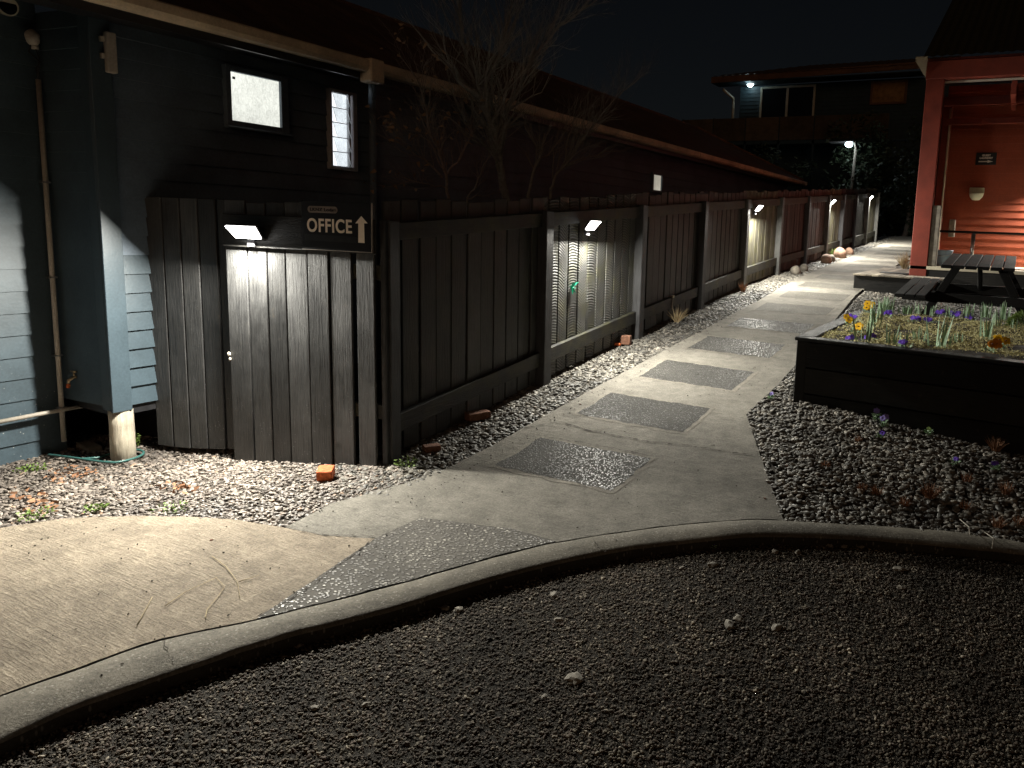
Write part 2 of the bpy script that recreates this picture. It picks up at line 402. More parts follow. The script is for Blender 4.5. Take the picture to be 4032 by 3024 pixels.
def scatter(name, poly, dz, mat, density, smin, smax, flat, seed, sub, label, zf=None, jit=.01, base=None):
    """loose stones lying on a bed: geometry nodes scatter on a sheet of soil"""
    o = sheet(name, poly, dz, base or m_soil, .3, zf); o['kind'] = 'stuff'; o['label'] = label
    nt = bpy.data.node_groups.new(name, 'GeometryNodeTree')
    nt.interface.new_socket('Geometry', in_out='INPUT', socket_type='NodeSocketGeometry')
    nt.interface.new_socket('Geometry', in_out='OUTPUT', socket_type='NodeSocketGeometry')
    A = nt.nodes.new; L = nt.links.new
    gi = A('NodeGroupInput'); go = A('NodeGroupOutput')
    dp = A('GeometryNodeDistributePointsOnFaces'); dp.inputs['Density'].default_value = density; dp.inputs['Seed'].default_value = seed
    L(gi.outputs[0], dp.inputs['Mesh'])
    sp = A('GeometryNodeSetPosition'); rv = A('FunctionNodeRandomValue'); rv.data_type = 'FLOAT_VECTOR'
    rv.inputs[0].default_value = (0, 0, -jit); rv.inputs[1].default_value = (0, 0, jit)
    L(dp.outputs['Points'], sp.inputs['Geometry']); L(rv.outputs[0], sp.inputs['Offset'])
    ico = A('GeometryNodeMeshIcoSphere'); ico.inputs['Subdivisions'].default_value = sub; ico.inputs['Radius'].default_value = .5
    nz = A('ShaderNodeTexNoise'); nz.inputs['Scale'].default_value = 2.2; nz.inputs['Detail'].default_value = 1
    sb = A('ShaderNodeVectorMath'); sb.operation = 'SUBTRACT'; sb.inputs[1].default_value = (.5, .5, .5)
    ml = A('ShaderNodeVectorMath'); ml.operation = 'SCALE'; ml.inputs['Scale'].default_value = (.75 if smin < .01 else .42)
    L(nz.outputs['Color'], sb.inputs[0]); L(sb.outputs[0], ml.inputs[0])
    s2 = A('GeometryNodeSetPosition'); L(ico.outputs[0], s2.inputs['Geometry']); L(ml.outputs[0], s2.inputs['Offset'])
    ss = A('GeometryNodeSetShadeSmooth'); L(s2.outputs[0], ss.inputs[0])
    sm_ = A('GeometryNodeSetMaterial'); sm_.inputs['Material'].default_value = mat; L(ss.outputs[0], sm_.inputs['Geometry'])
    rr = A('FunctionNodeRandomValue'); rr.data_type = 'FLOAT_VECTOR'; rr.inputs[0].default_value = (-.45, -.45, 0); rr.inputs[1].default_value = (.45, .45, 6.28)
    rs = A('FunctionNodeRandomValue'); rs.data_type = 'FLOAT_VECTOR'; rs.inputs[0].default_value = (.9, .6, flat*.75); rs.inputs[1].default_value = (1.5, 1., flat*1.3)
    ru = A('FunctionNodeRandomValue'); ru.data_type = 'FLOAT'
    pw = A('ShaderNodeMath'); pw.operation = 'POWER'; pw.inputs[1].default_value = (3.2 if smin < .01 else 1.8); L(ru.outputs[1], pw.inputs[0])
    mr = A('ShaderNodeMapRange'); mr.inputs['To Min'].default_value = smin; mr.inputs['To Max'].default_value = smax; L(pw.outputs[0], mr.inputs['Value'])
    vs = A('ShaderNodeVectorMath'); vs.operation = 'SCALE'; L(rs.outputs[0], vs.inputs[0]); L(mr.outputs[0], vs.inputs['Scale'])
    for i, q in enumerate((rv, rr, rs)): q.inputs['Seed'].default_value = seed*10+i
    ru.inputs['Seed'].default_value = seed*10+7
    ip = A('GeometryNodeInstanceOnPoints'); L(sp.outputs[0], ip.inputs['Points']); L(sm_.outputs[0], ip.inputs['Instance'])
    L(rr.outputs[0], ip.inputs['Rotation']); L(vs.outputs[0], ip.inputs['Scale'])
    jn = A('GeometryNodeJoinGeometry'); L(gi.outputs[0], jn.inputs[0]); L(ip.outputs[0], jn.inputs[0]); L(jn.outputs[0], go.inputs[0])
    md = o.modifiers.new('stones', 'NODES'); md.node_group = nt
    return o

low = lambda x, y: gz(x, y)
sheet('ground', [(-90, -30), (90, -30), (90, 150), (-90, 150)], -.30, m_soil, 1.5)
# kerb stations (inner top, outer top)
inner = [(-700, 3050), (-300, 2870), (0, 2740), (348, 2625), (582, 2530), (1012, 2445), (1547, 2309), (1840, 2225), (2155, 2143), (2394, 2105), (2600, 2076), (2859, 2053), (3079, 2050), (3441, 2070), (3765, 2095), (4032, 2137), (4400, 2200)]
outer = [(-700, 3260), (-300, 3050), (0, 2905), (300, 2770), (728, 2628), (1076, 2511), (1547, 2393), (1840, 2301), (2155, 2217), (2400, 2165), (2600, 2138), (2850, 2112), (3079, 2102), (3377, 2112), (3636, 2134), (4032, 2172), (4400, 2240)]
def resample(pts, n):
    P = [ong(*p) for p in pts]
    d = [0]
    for a, b in zip(P, P[1:]): d.append(d[-1]+(b.xy-a.xy).length)
    out = []
    for i in range(n):
        t = d[-1]*i/(n-1); j = 0
        while j < len(d)-2 and d[j+1] < t: j += 1
        u = (t-d[j])/(d[j+1]-d[j]); out.append(P[j].xy.lerp(P[j+1].xy, u))
    for _ in range(20):
        out = [out[0]]+[(out[i-1]+out[i]*2+out[i+1])/4 for i in range(1, n-1)]+[out[-1]]
    return out
KI, KO = resample(inner, 260), resample(outer, 260)
DROP = .065
mb = MB(); n = len(KI); prof = []
for i in range(n):
    a, b = KI[i], KO[i]
    w = (b-a)
    row = []
    for (t, dz) in ((.0, -.06), (.0, -.004), (.03, .004), (.5, .006), (.86, .003), (.95, -.004), (1., -.018), (1.02, -.16)):
        q = a+w*t; jx = (.006*pn(Vector((q.x*9, q.y*9, t*3)))+.006*max(0, pn(Vector((q.x*25, q.y*25, t)))-.25))*(1 if t > .5 else .5)
        row.append((q.x+jx, q.y+jx, gz(q.x, q.y)+dz+.003*pn(Vector((q.x*7, q.y*7, t)))))
    prof.append(row)
m_ = len(prof[0]); vs = [p for r_ in prof for p in r_]
fs = [(i*m_+j, (i+1)*m_+j, (i+1)*m_+j+1, i*m_+j+1) for i in range(n-1) for j in range(m_-1)]
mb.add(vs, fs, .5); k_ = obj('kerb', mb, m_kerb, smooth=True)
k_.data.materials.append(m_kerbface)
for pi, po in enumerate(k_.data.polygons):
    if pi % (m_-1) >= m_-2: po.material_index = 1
k_ = k_; k_['kind'] = 'structure'
# parking area beyond the kerb
park = [(p.x, p.y) for p in KO]+[(3.2, 3.9), (3.2, .45), (-1.2, .35), (-4.6, .2)]
sheet('parking_ground', [(p.x, p.y) for p in KO[::6]]+[(9, 3.2), (9, -8), (-9, -8), (-9, KO[0].y)], -DROP-.012, m_fines, .5)
scatter('parking_gravel', park, -DROP, m_pea, 25000, .0042, .017, .6, 3, 2, 'fine dark loose gravel of the parking area in front of the kerb', jit=.005, base=m_fines)
inn = lambda i: (KI[i].x, KI[i].y)
def nearest(p):
    p = Vector((p[0], p[1])); return min(range(n), key=lambda i: (KI[i]-p).length)
# patio, coarse wedge, path
a0 = ong(0, 2081); a1 = ong(253, 2043); a2 = ong(525, 2033); a3 = ong(759, 2037); a4 = ong(1114, 2078); a5 = ong(1266, 2110); a6 = ong(1477, 2124)
w1 = ong(1654, 2042); w2 = ong(2022, 2086); w3 = ong(2180, 2125); w0 = ong(1000, 2442)
i0 = nearest(w0); i3 = nearest(w3); iR = nearest(ong(3079, 2050))
gap = lambda p, i: (p[0], p[1])
off = lambda i, d=.008: tuple((KI[i]+(KI[i]-KO[i]).normalized()*d))
patio = [(-7.5, 1.2), (-6.4, 1.75), a0.xy[:], a1.xy[:], a2.xy[:], a3.xy[:], a4.xy[:], a5.xy[:], a6.xy[:]]+[off(i) for i in range(i0, 8, -3)]+[(-7.5, off(4)[1])]
def wob(poly, amp=.008, step=.06, seed=0):
    out = []
    for a, b in zip(poly, poly[1:]+poly[:1]):
        a = Vector(a); b = Vector(b); k = max(1, int((b-a).length/step))
        for j in range(k):
            q = a.lerp(b, j/k); out.append((q.x+amp*pn(Vector((q.x*11, q.y*11, seed))), q.y+amp*pn(Vector((q.x*11, q.y*11, seed+9)))))
    return out
for nme, ar in (('under_paving', [(-8, 1.0), (-5.2, 1.75), (-3.3, 2.6), (-3.3, 60), (-1.9, 60), (-1.9, 5.5), (-1.1, 4.1)]+[off(i, .0) for i in range(iR, 8, -3)]),):
    sheet('bedding', ar, -.02, m_soil, .4)
sheet('patio', wob(patio, .006, .08, 1), .004, m_patio, .2)
wedge = [a6.xy[:], w1.xy[:], w2.xy[:]]+[off(i) for i in range(i3, i0-1, -2)]+[off(i0)]
pathL = [(a6.x, a6.y+.004), (a5.x, a5.y+.004), (a4.x+.01, a4.y+.006), ong(1300, 1985).xy[:], ong(1616, 1896).xy[:], (-3.30, 3.7), (-3.28, 4.6), (-3.24, 6), (-3.21, 8), (-3.2, 10), (-3.3, 13), (-3.35, 17), (-3.4, 21), (-3.45, 26)]
pathR = [(-2.2, 26), (-2.3, 21), (-2.1, 14), (-2.05, 11), (-1.86, 8), (-1.80, 6.4), (-1.80, 5.52), (-1.42, 4.75), (off(iR)[0]+.02, off(iR)[1])]
path = pathL+pathR+[off(i) for i in range(iR-1, i3-1, -2)]+[w2.xy[:], w1.xy[:]]
sheet('path', wob(path, .006, .08, 2), .003, m_path, .25)
sheet('path_wedge', wob(wedge, .010, .05, 3), .006, m_agg2, .2)
ys = [(3.90, 4.45), (4.98, 5.53), (6.06, 6.66), (7.17, 7.77), (8.33, 8.87), (9.40, 9.94), (10.44, 10.98), (11.5, 12.05), (12.6, 13.15), (13.7, 14.2), (14.8, 15.3), (15.9, 16.4), (17, 17.5), (18.1, 18.6), (19.2, 19.7), (20.3, 20.8)]
for i, (y0, y1) in enumerate(ys):
    x0, x1 = -3.03+rnd.uniform(-.02, .02), -2.11+rnd.uniform(-.02, .02)
    sk = rnd.uniform(-.03, .03)
    sheet('inset_border', wob([(x0-.035, y0-.035), (x1+.035, y0+sk-.035), (x1+.035, y1+sk+.035), (x0-.035, y1+.035)], .03, .04, 40+i), .0055, m_border, .3)
    q = wob([(x0, y0), (x1, y0+sk), (x1, y1+sk), (x0, y1)], .022 if i < 4 else .012, .045, 10+i)
    sheet('path_inset', q, .007, (m_agg if i < 5 else m_aggfar), .3)
# dark organic litter in the joints: thin dirt lines as sheets
def dirt(px, w=.012, dz=.010, mat=m_soil, zz=0):
    P = [ong(*p).xy for p in px]; pts = []
    for a, b in zip(P, P[1:]):
        k = max(2, int((b-a).length/.012))
        pts += [a.lerp(b, j/k) for j in range(k)]
    pts.append(P[-1]); mb = MB(); vs = []; fs = []
    for i, p in enumerate(pts):
        d = (pts[min(i+1, len(pts)-1)]-pts[max(0, i-1)]).normalized(); nrm = Vector((-d.y, d.x))
        ww = w*max(.12, .2+1.1*pn(Vector((p.x*31, p.y*31, 1)))); c = p+nrm*(.018*pn(Vector((p.x*8, p.y*8, 4)))+.010*pn(Vector((p.x*40, p.y*40, 4))))
        for s in (-1, 1):
            q = c+nrm*ww*s; vs.append((q.x, q.y, gz(q.x, q.y)+dz))
    fs = [(2*i, 2*i+1, 2*i+3, 2*i+2) for i in range(len(pts)-1)]
    mb.add(vs, fs); o = obj('joint_crack', mb, mat); o['kind'] = 'structure'
dirt([(1120, 2078), (1190, 2100), (1270, 2112), (1400, 2114), (1477, 2120)], .009)
dirt([(2060, 1690), (2200, 1665), (2330, 1700), (2572, 1745), (2700, 1755), (2860, 1785), (2985, 1798)], .014)
dirt([(2116, 1718), (2300, 1748), (2572, 1800)], .006)
dirt([(1000, 2440), (1200, 2330), (1477, 2122)], .007)

dirt([(2330, 2112), (2352, 2165)], .006, .012)
dirt([(640, 2505), (690, 2632)], .004, .012)
dirt([(3420, 2070), (3425, 2115)], .004, .012)
# pebble beds
bedL = [(-7.2, 1.55), (-6.4, 1.70), a0.xy[:], a1.xy[:], a2.xy[:], a3.xy[:], a4.xy[:], ong(1300, 1985).xy[:], ong(1616, 1896).xy[:], (-3.62, 3.62), (-5.9, 3.5), (-6.6, 3.2), (-7.2, 3.0)]
def zL(x, y):
    z = gz(x, y); m = max(0, 1-((x+4.3)**2/.9+(y-3.1)**2/.05)); z += .015*m
    return z+.008*pn(Vector((x*3, y*3, 0)))
scatter('pebble_bed', bedL, -.012, m_pebL, 3600, .014, .036, .55, 11, 3, 'pinkish and grey pebbles between the patio and the timber fence', zf=zL, jit=.010)
strip = [(-3.31, 3.2), (-3.28, 4.6), (-3.24, 6), (-3.21, 8), (-3.2, 10), (-3.3, 13), (-3.35, 17), (-3.4, 21), (-3.45, 26), (-4.1, 26), (-4.1, 3.5), (-3.6, 3.1)]
def zS(x, y):
    return gz(x, y)+.05*sm(-3.35, -3.85, x)*(0)+.02*pn(Vector((x*2, y*2, 3)))*sm(-3.25, -3.5, x)
scatter('pebble_strip', strip, -.010, m_peb, 2600, .018, .045, .5, 12, 3, 'grey river pebbles along the foot of the long timber fence', zf=zS, jit=.010)
bedR = [off(i, .002) for i in range(iR, n, 3)]+[(3.2, 5.4), (3.2, 6.9), (-.2, 6.9), (-.2, 8.6), (.9, 8.6), (.9, 11.4), (-2.0, 11.5), (-1.86, 8), (-1.80, 6.4), (-1.80, 5.52), (-1.42, 4.75)]
scatter('pebble_bed', bedR, -.012, m_peb, 2600, .018, .048, .5, 13, 3, 'grey river pebbles around the black planter box behind the kerb', jit=.012)

# ------------------------------------------------------------------ loose stones on the gravel
def stone(px, py, size, mat, label, cat, dz=0., flat=.6, name='loose_stone', group=None, seed=None, base=None, sub=3, rough=.35):
    p = ong(px, py, dz); z = gz(p.x, p.y)+dz
    seed = rnd.random()*50 if seed is None else seed
    mb = MB(); r = size/2; flat *= .75
    mb.blob((p.x, p.y, z+r*flat*.45), r, r*rnd.uniform(.55, .9), r*flat, seed, rough*1.6, 2, 1.5, rnd.uniform(0, 3))
    o = obj(name, mb, mat, smooth=False, bevel=.0015); tag(o, label, cat, group); return o
GS = 'loose pale stones lying on the dark gravel'
for px, py, s, lab in ((1180, 2545, .034, 'small pale stone on dark gravel, lower left close to the kerb corner'), (1756, 2397, .045, 'oblong pale stone touching the kerb shadow, left of the round one'), (1805, 2405, .055, 'round tan pebble just under the kerb, biggest in the left group'),
    (2180, 2345, .05, 'knobbly cream stone on the gravel below the middle of the kerb'), (2262, 2680, .075, 'large grey lump of stone half sunk in the middle of the gravel'), (2145, 2748, .035, 'small tan pebble just left below the large grey lump'),
    (2200, 2445, .045, 'split white-edged stone in the middle of the gravel near the kerb'), (2805, 2228, .06, 'broad pale stone on the gravel, right of the purple flower at the kerb'), (2685, 2240, .04, 'low pale stone left of the broad one under the kerb'),
    (3052, 2175, .045, 'upright cream stone leaning on the shaded kerb face'), (3265, 2150, .05, 'fan shaped tan stone against the kerb, first of three in a row'), (3322, 2155, .05, 'fan shaped tan stone against the kerb, middle of three in a row'), (3388, 2155, .045, 'fan shaped tan stone against the kerb, last of three in a row'),
    (3143, 2178, .05, 'flat tan stone half buried below the shaded kerb face'), (2870, 2465, .07, 'large angular white stone sharing a cluster on the right gravel'), (2908, 2440, .055, 'tilted white stone behind the large angular one'), (3058, 2475, .062, 'pale chipped stone alone on the right gravel'),
    (3545, 2318, .045, 'cream pebble alone at the far right of the gravel'), (3270, 2300, .022, 'tiny bright white chip on the right gravel'), (1440, 2780, .04, 'long pale pebble at the lower left edge of the gravel'), (1240, 2790, .035, 'smooth grey pebble near the bottom left of the gravel'), (3540, 2245, .06, 'grey rounded stone by the kerb shadow at the right')):
    stone(px, py, s, m_stone, lab, 'stone', dz=-DROP, group=GS)
for px, py, lab in ((833, 2127, 'small dark pebble alone on the tan patio'), (3098, 1835, 'dark leaf-like chip on the path near its right edge, upper one'), (3012, 1963, 'brown chip on the path edge close to the kerb end'), (2285, 1592, 'single black crumb on the path beside the pebble strip')):
    stone(px, py, .022, m_brick, lab, 'debris', dz=.004, name='debris_chip', flat=.5, sub=2)
mb = MB(); rc = random.Random(9)
for k in range(330):
    if k < 260: x = rc.uniform(-3.2, -1.2); y = rc.uniform(2.9, 9)
    else: x = rc.uniform(-4.6, -2.6); y = rc.uniform(1.3, 2.9)
    if rc.random() < .4: x = -3.2+abs(rc.gauss(0, .08)) if k < 260 else x
    mb.blob((x, y, gz(x, y)+.010), rc.uniform(.002, .007), rc.uniform(.002, .006), rc.uniform(.002, .005), k, .4, 1, 1.3, rc.uniform(0, 3))
o = obj('leaf_crumbs', mb, m_crumb); tag(o, 'dark crumbs of leaf and grit strewn over the path and patio', kind='stuff')
# bricks
def brick(p, rz, mat, label, size=(.10, .10, .07), rx=0, broken=False):
    mb = MB(); M = Matrix.Translation(p) @ Matrix.Rotation(rz, 4, 'Z') @ Matrix.Rotation(rx, 4, 'X')
    a, b, c = [s/2 for s in size]
    bm = bmesh.new(); bmesh.ops.create_cube(bm, size=1); bmesh.ops.subdivide_edges(bm, edges=bm.edges[:], cuts=3, use_grid_fill=True)
    vs = []
    for v in bm.verts:
        q = Vector((v.co.x*size[0], v.co.y*size[1], v.co.z*size[2]))
        k = sum(abs(abs(v.co[i])-.5) < .01 for i in range(3))
        q *= (1, 1, .98, .93)[k]; q += Vector((pn(q*30), pn(q*30+Vector((5, 0, 0))), pn(q*30+Vector((0, 7, 0)))))*.004
        vs.append(M @ q)
    mb.add(vs, [tuple(v.index for v in f.verts) for f in bm.faces]); bm.free()
    o = obj('brick', mb, mat, bevel=.003, smooth=False); tag(o, label, 'brick'); return o
p = ong(1283, 1870, .03); brick(p+Vector((0, 0, .012)), R(38), m_orange, 'bright orange broken brick half standing on the pebbles by the fence', (.10, .10, .075), R(12))
p = ong(1880, 1635, .03); brick(p, R(70), m_brick, 'dull red brick lying in the fence shadow on the pebble strip', (.20, .10, .06))
p = ong(2465, 1338, .05); brick(p, R(15), m_brick, 'weathered brown brick standing beside the second fence post', (.11, .10, .10))
p = ong(2430, 1355, .02); brick(p, R(45), m_orange, 'small orange brick fragment left of the brown brick by the post', (.07, .05, .03))
p = ong(1700, 1765, .02); brick(p, R(60), m_brick, 'dark brick nearly hidden in shadow near the fence corner', (.12, .08, .05))
# boulders along the fence
for px, py, s, mt, lab in ((3133, 1070, .42, m_rockg, 'grey striped boulder at the fence foot, nearest of the upright pair'), (3165, 1070, .36, m_rockg, 'smaller grey boulder leaning against the upright pair by the path'), (3255, 1003, .50, m_rock, 'brown rounded boulder with a ridge below the fourth fence lamp'), (3272, 1018, .40, m_rockg, 'low grey boulder in front of the brown ridged one'), (3308, 998, .62, m_rock, 'biggest pink boulder beside the lit fence post'), (3345, 998, .45, m_rock, 'small tan boulder right of the biggest pink one')):
    p = ong(px, py); x = min(p.x, -3.52)
    mb = MB(); y = onx(px, py, -3.5).y; z = gz(-3.5, y); k = s/2
    mb.blob((-3.5, y, z+k*.2), k*.45, k*.8, k*.5, rnd.random()*30, .16, 3, .9, .3); o = obj('boulder', mb, mt, smooth=True); tag(o, lab, 'boulder', 'boulders lying along the fence')

# ------------------------------------------------------------------ long fence
XB, XF = -3.80, -3.70
posts = [3.62, 5.45, 7.32, 9.13, 10.83, 12.66, 14.5, 16.2, 17.7, 19.2, 20.8, 22.4]
def ftop(y): return 1.82+(y-3.78)*.0705 if y < 8 else 2.12+(y-8)*.0665
fence = thing('timber_fence', (XB, 12, gz(XB, 12)), 'long dark timber fence of vertical boards running beside the path', 'fence')
pmats = [m_post, m_post, m_post, m_post, m_postold, m_postold, m_post, m_postold, m_post, m_post, m_postold, m_postold]
for i, y in enumerate(posts):
    mb = MB(); z0 = gz(XF, y)-.25; z1 = ftop(y)-.11
    mb.box((XB+.002, y, z0), (XF, y+.115 if i else y+.09, z1))
    obj('post', mb, pmats[i], fence, .006)
bay = [m_fence, m_fence_saw, m_fence, m_fence, m_fence_old, m_fence_red, m_fence_red, m_fence_old, m_fence_red, m_fence, m_fence_old]
for i in range(len(posts)-1):
    y0, y1 = posts[i]+.1, posts[i+1]; mb = MB(); y = posts[i] if i else 3.66
    while y < y1+.05:
        w = rnd.uniform(.150, .162); dx = rnd.uniform(-.004, .004)
        if y+w > posts[-1]+.15: break
        za, zb = gz(XB, y)+.02, ftop(y)+rnd.uniform(-.02, .02); lean = rnd.uniform(-.006, .006)
        mb.hexa([(XB-.022+dx, y, za), (XB+dx, y, za), (XB+dx, y+w, za+.01), (XB-.022+dx, y+w, za+.01)],
                [(XB-.022+dx, y+lean, zb), (XB+dx, y+lean, zb), (XB+dx, y+w+lean, zb+.01), (XB-.022+dx, y+w+lean, zb+.01)])
        y += w+rnd.choice((.006, .012, .018, .024, .028))
    obj('boards', mb, bay[i], fence, .003)
    for nme, h0, h1 in (('bottom_rail', .18, .31), ('top_rail', None, None)):
        mb = MB()
        if nme == 'bottom_rail': a0_, a1_ = gz(XB, y0)+h0, gz(XB, y1)+h0; b0_, b1_ = a0_+.13, a1_+.13
        else: b0_, b1_ = ftop(y0)-.13, ftop(y1)-.13; a0_, a1_ = b0_-.12, b1_-.12
        xa, xb = XB+.006, XB+.055
        yy0 = y0+.016; mb.hexa([(xa, yy0, a0_), (xb, yy0, a0_), (xb, y1, a1_), (xa, y1, a1_)], [(xa, yy0, b0_), (xb, yy0, b0_), (xb, y1, b1_), (xa, y1, b1_)])
        obj(nme, mb, m_rail, fence, .004)

# ------------------------------------------------------------------ front fence + gate
C0 = Vector((-3.74, 3.55)); C1 = Vector((-5.0, 3.29)); dF = (C1-C0).normalized(); nF = Vector((-dF.y, dF.x))
if nF.y > 0: nF = -nF            # towards the camera
dF3 = Vector((dF.x, dF.y, 0)); nF3 = Vector((nF.x, nF.y, 0)); C03 = Vector((C0.x, C0.y, 0))
def fp(t, d, z): v = C03+dF3*t+nF3*d; return Vector((v.x, v.y, z))
def fbox(mb, t0, t1, d0, d1, z0, z1, z0b=None, r=None):
    z0b = z0 if z0b is None else z0b
    return mb.hexa([fp(t0, d0, z0), fp(t0, d1, z0), fp(t1, d1, z0b), fp(t1, d0, z0b)], [fp(t0, d0, z1), fp(t0, d1, z1), fp(t1, d1, z1), fp(t1, d0, z1)], r)
def tof(px, py): v = onp(px, py, C03+nF3*.0, nF3)-C03; return v.dot(dF3), v.z
ff = thing('front_fence', fp(.6, 0, 0), 'short dark fence of seven wide boards carrying the office sign', 'fence')
edges = [(1470, 1401), (1379, 1297), (1290, 1211), (1207, 1124), (1120, 1051), (1047, 976), (970, 890)]
for a, b in ():
    pass
mb = MB()
for a, b in edges:
    t0, t1 = tof(a, 1000)[0], tof(b, 1000)[0]; dd = rnd.uniform(-.003, .004)
    fbox(mb, t0, t1, -.024+dd, dd, gz(*fp(t0, 0, 0).xy)-.05, 1.79+rnd.uniform(-.01, .01), gz(*fp(t1, 0, 0).xy)-.05)
t_end = tof(890, 1000)[0]
obj('boards', mb, m_fence_front, ff, .004)
for zz in (.35, 1.3): mb = MB(); fbox(mb, .0, t_end, -.07, -.03, zz, zz+.1); obj('rail', mb, m_rail, ff, .004)
mb = MB(); fbox(mb, -.0, t_end+.0, .006, .024, 1.475, 1.70); obj('header_board', mb, m_black, ff, .004)
mb = MB(); fbox(mb, t_end-.1, t_end, -.17, -.075, -.2, 1.7); obj('post', mb, m_post, ff, .006)
mb = MB(); fbox(mb, -.035, .004, -.12, -.03, -.1, 1.7); obj('post', mb, m_post, ff, .006)
p = fp(t_end+.004, -.01, 1.0)
gate = thing('timber_gate', fp(t_end+.4, -.1, -.1), 'dark board gate between the house corner and the office fence', 'gate')
mb = MB(); t = t_end+.015; tz = (-5.74-C0.x)/dF.x
wd = (tz-t)/5
for k in range(5):
    a, b = t+wd*k+.006, t+wd*(k+1)-.006
    if k == 0: dd = -.11
    else: dd = -.10+rnd.uniform(-.003, .003)
    fbox(mb, a, b, dd-.024, dd, gz(*fp(a, 0, 0).xy)+.045, 1.80, gz(*fp(b, 0, 0).xy)+.045)
obj('boards', mb, m_fence_front, gate, .004)
for zz in (.25, 1.3): mb = MB(); fbox(mb, t+.02, tz, -.17, -.126, zz, zz+.1); obj('rail', mb, m_rail, gate, .004)
q = tof(905, 1408); mb = MB()
for k in range(4): mb.blob(fp(q[0]+rnd.uniform(-.01, .006), .008, q[1]+rnd.uniform(-.028, .028)), .010, .006, .014, k, .4, 2)
lt = obj('latch', mb, m_white, gate, smooth=True)
# caps of darker top boards for gate
# ------------------------------------------------------------------ office sign
def text_mesh(s, size, bold, M, mat, name, parent, extr=.0015, sx=1, align='LEFT'):
    cu = bpy.data.curves.new(name, 'FONT'); cu.body = s; cu.size = size; cu.offset = bold; cu.extrude = extr; cu.align_x = align; cu.space_character = 1.10
    to = bpy.data.objects.new(name, cu); COL.objects.link(to); bpy.context.view_layer.update()
    me = bpy.data.meshes.new_from_object(to.evaluated_get(bpy.context.evaluated_depsgraph_get()))
    COL.objects.unlink(to); bpy.data.objects.remove(to)
    off_ = wloc(parent); me.transform(Matrix.Scale(sx, 4, (1, 0, 0)))
    me.transform(M); me.transform(Matrix.Translation(-off_)); me.materials.clear(); me.materials.append(mat); me.name = name
    o = bpy.data.objects.new(name, me); COL.objects.link(o); o.parent = parent; return o
t1s, z1s = tof(1477, 993); t0s, z0s = tof(1205, 969); zt = tof(1477, 800)[1]
sgn = thing('office_sign', fp((t1s+t0s)/2, .03, z1s), 'black board reading OFFICE with an upward arrow on the front fence', 'sign')
zb_, zt_ = z1s, zt
def sp_(u, v, d=.0):     # u 0..1 left to right, v 0..1 bottom to top
    return fp(t0s+(t1s-t0s)*u, .030+d, zb_+(zt_-zb_)*v)
mb = MB(); fbox(mb, t1s, t0s, .026, .036, zb_, zt_); obj('board', mb, m_signblk, sgn, .001)
SW, SH = abs(t0s-t1s), zt_-zb_
mb = MB(); fbox(mb, t1s-.003, t1s, .024, .038, zb_-.002, zt_); fbox(mb, t1s, t0s, .024, .038, zb_-.004, zb_-.0005); obj('edge_trim', mb, m_signedge, sgn)
MS = Matrix((( -dF3.x, 0, nF3.x, 0), (-dF3.y, 0, nF3.y, 0), (0, 1, 0, 0), (0, 0, 0, 1)))
def uvpx(px, py): t, z = tof(px, py); return t, z
def Mtext(px, py, d=.0375):
    t, z = tof(px, py); o_ = fp(t, d, z); M = MS.copy(); M.translation = o_; return M
tA, zA = tof(1225, 908); tB, zB = tof(1400, 917); hO = tof(1225, 858)[1]-tof(1225, 908)[1]
capO = .066
MO = Mtext(1224, 910)
o = text_mesh('OFFICE', hO/.69, .0026, MO, m_signtxt, 'lettering', sgn)
bw = max(v.co.dot(-dF3) for v in o.data.vertices)-min(v.co.dot(-dF3) for v in o.data.vertices)
want = abs(tA-tB); bpy.data.objects.remove(o); o = text_mesh('OFFICE', hO/.69, .0026, MO, m_signtxt, 'lettering', sgn, sx=want/bw)
# pill with the lodge name
(ta, za), (tb, zb) = tof(1227, 838), tof(1344, 840); (_, zc) = tof(1285, 812)
mb = MB(); hr = (zc-za)/2*.95; cz = (za+zc)/2; pts = []
for k in range(24):
    a = 2*math.pi*k/24; cx_ = (ta-hr) if math.cos(a) < 0 else (tb+hr); pts.append(fp(cx_-hr*math.cos(a), .0372, cz+hr*math.sin(a)))
pts2 = [p+nF3*.001 for p in pts]
mb.add(pts2, [tuple(range(24))]); obj('name_badge', mb, m_signgrey, sgn)
MP = MS.copy(); MP.translation = fp(ta-.018, .0390, cz-hr*.42)
o = text_mesh('LKNZ Lodge', hr*1.25, .0008, MP, m_signblk, 'lettering', sgn)
bw = max(v.co.dot(-dF3) for v in o.data.vertices)-min(v.co.dot(-dF3) for v in o.data.vertices); want = abs(ta-tb)-.03
bpy.data.objects.remove(o); text_mesh('LKNZ Lodge', hr*1.25, .0008, MP, m_signblk, 'lettering', sgn, sx=want/bw)
arr = [(1425, 955), (1425, 880), (1413, 880), (1437, 851), (1462, 880), (1448, 880), (1450, 957)]
A_ = [fp(tof(*q)[0], .0385, tof(*q)[1]) for q in arr]; mb = MB(); mb.add(A_, [(0, 1, 5, 6), (2, 3, 4), (1, 2, 4, 5)]); obj('arrow', mb, m_signtxt, sgn)
mb = MB(); L_ = [fp(tof(*q)[0], .0380, tof(*q)[1]) for q in ((1215, 945), (1418, 957), (1418, 933), (1215, 920))]; mb.add(L_, [(0, 1, 2, 3)]); obj('blanked_strip', mb, m_dark, sgn)

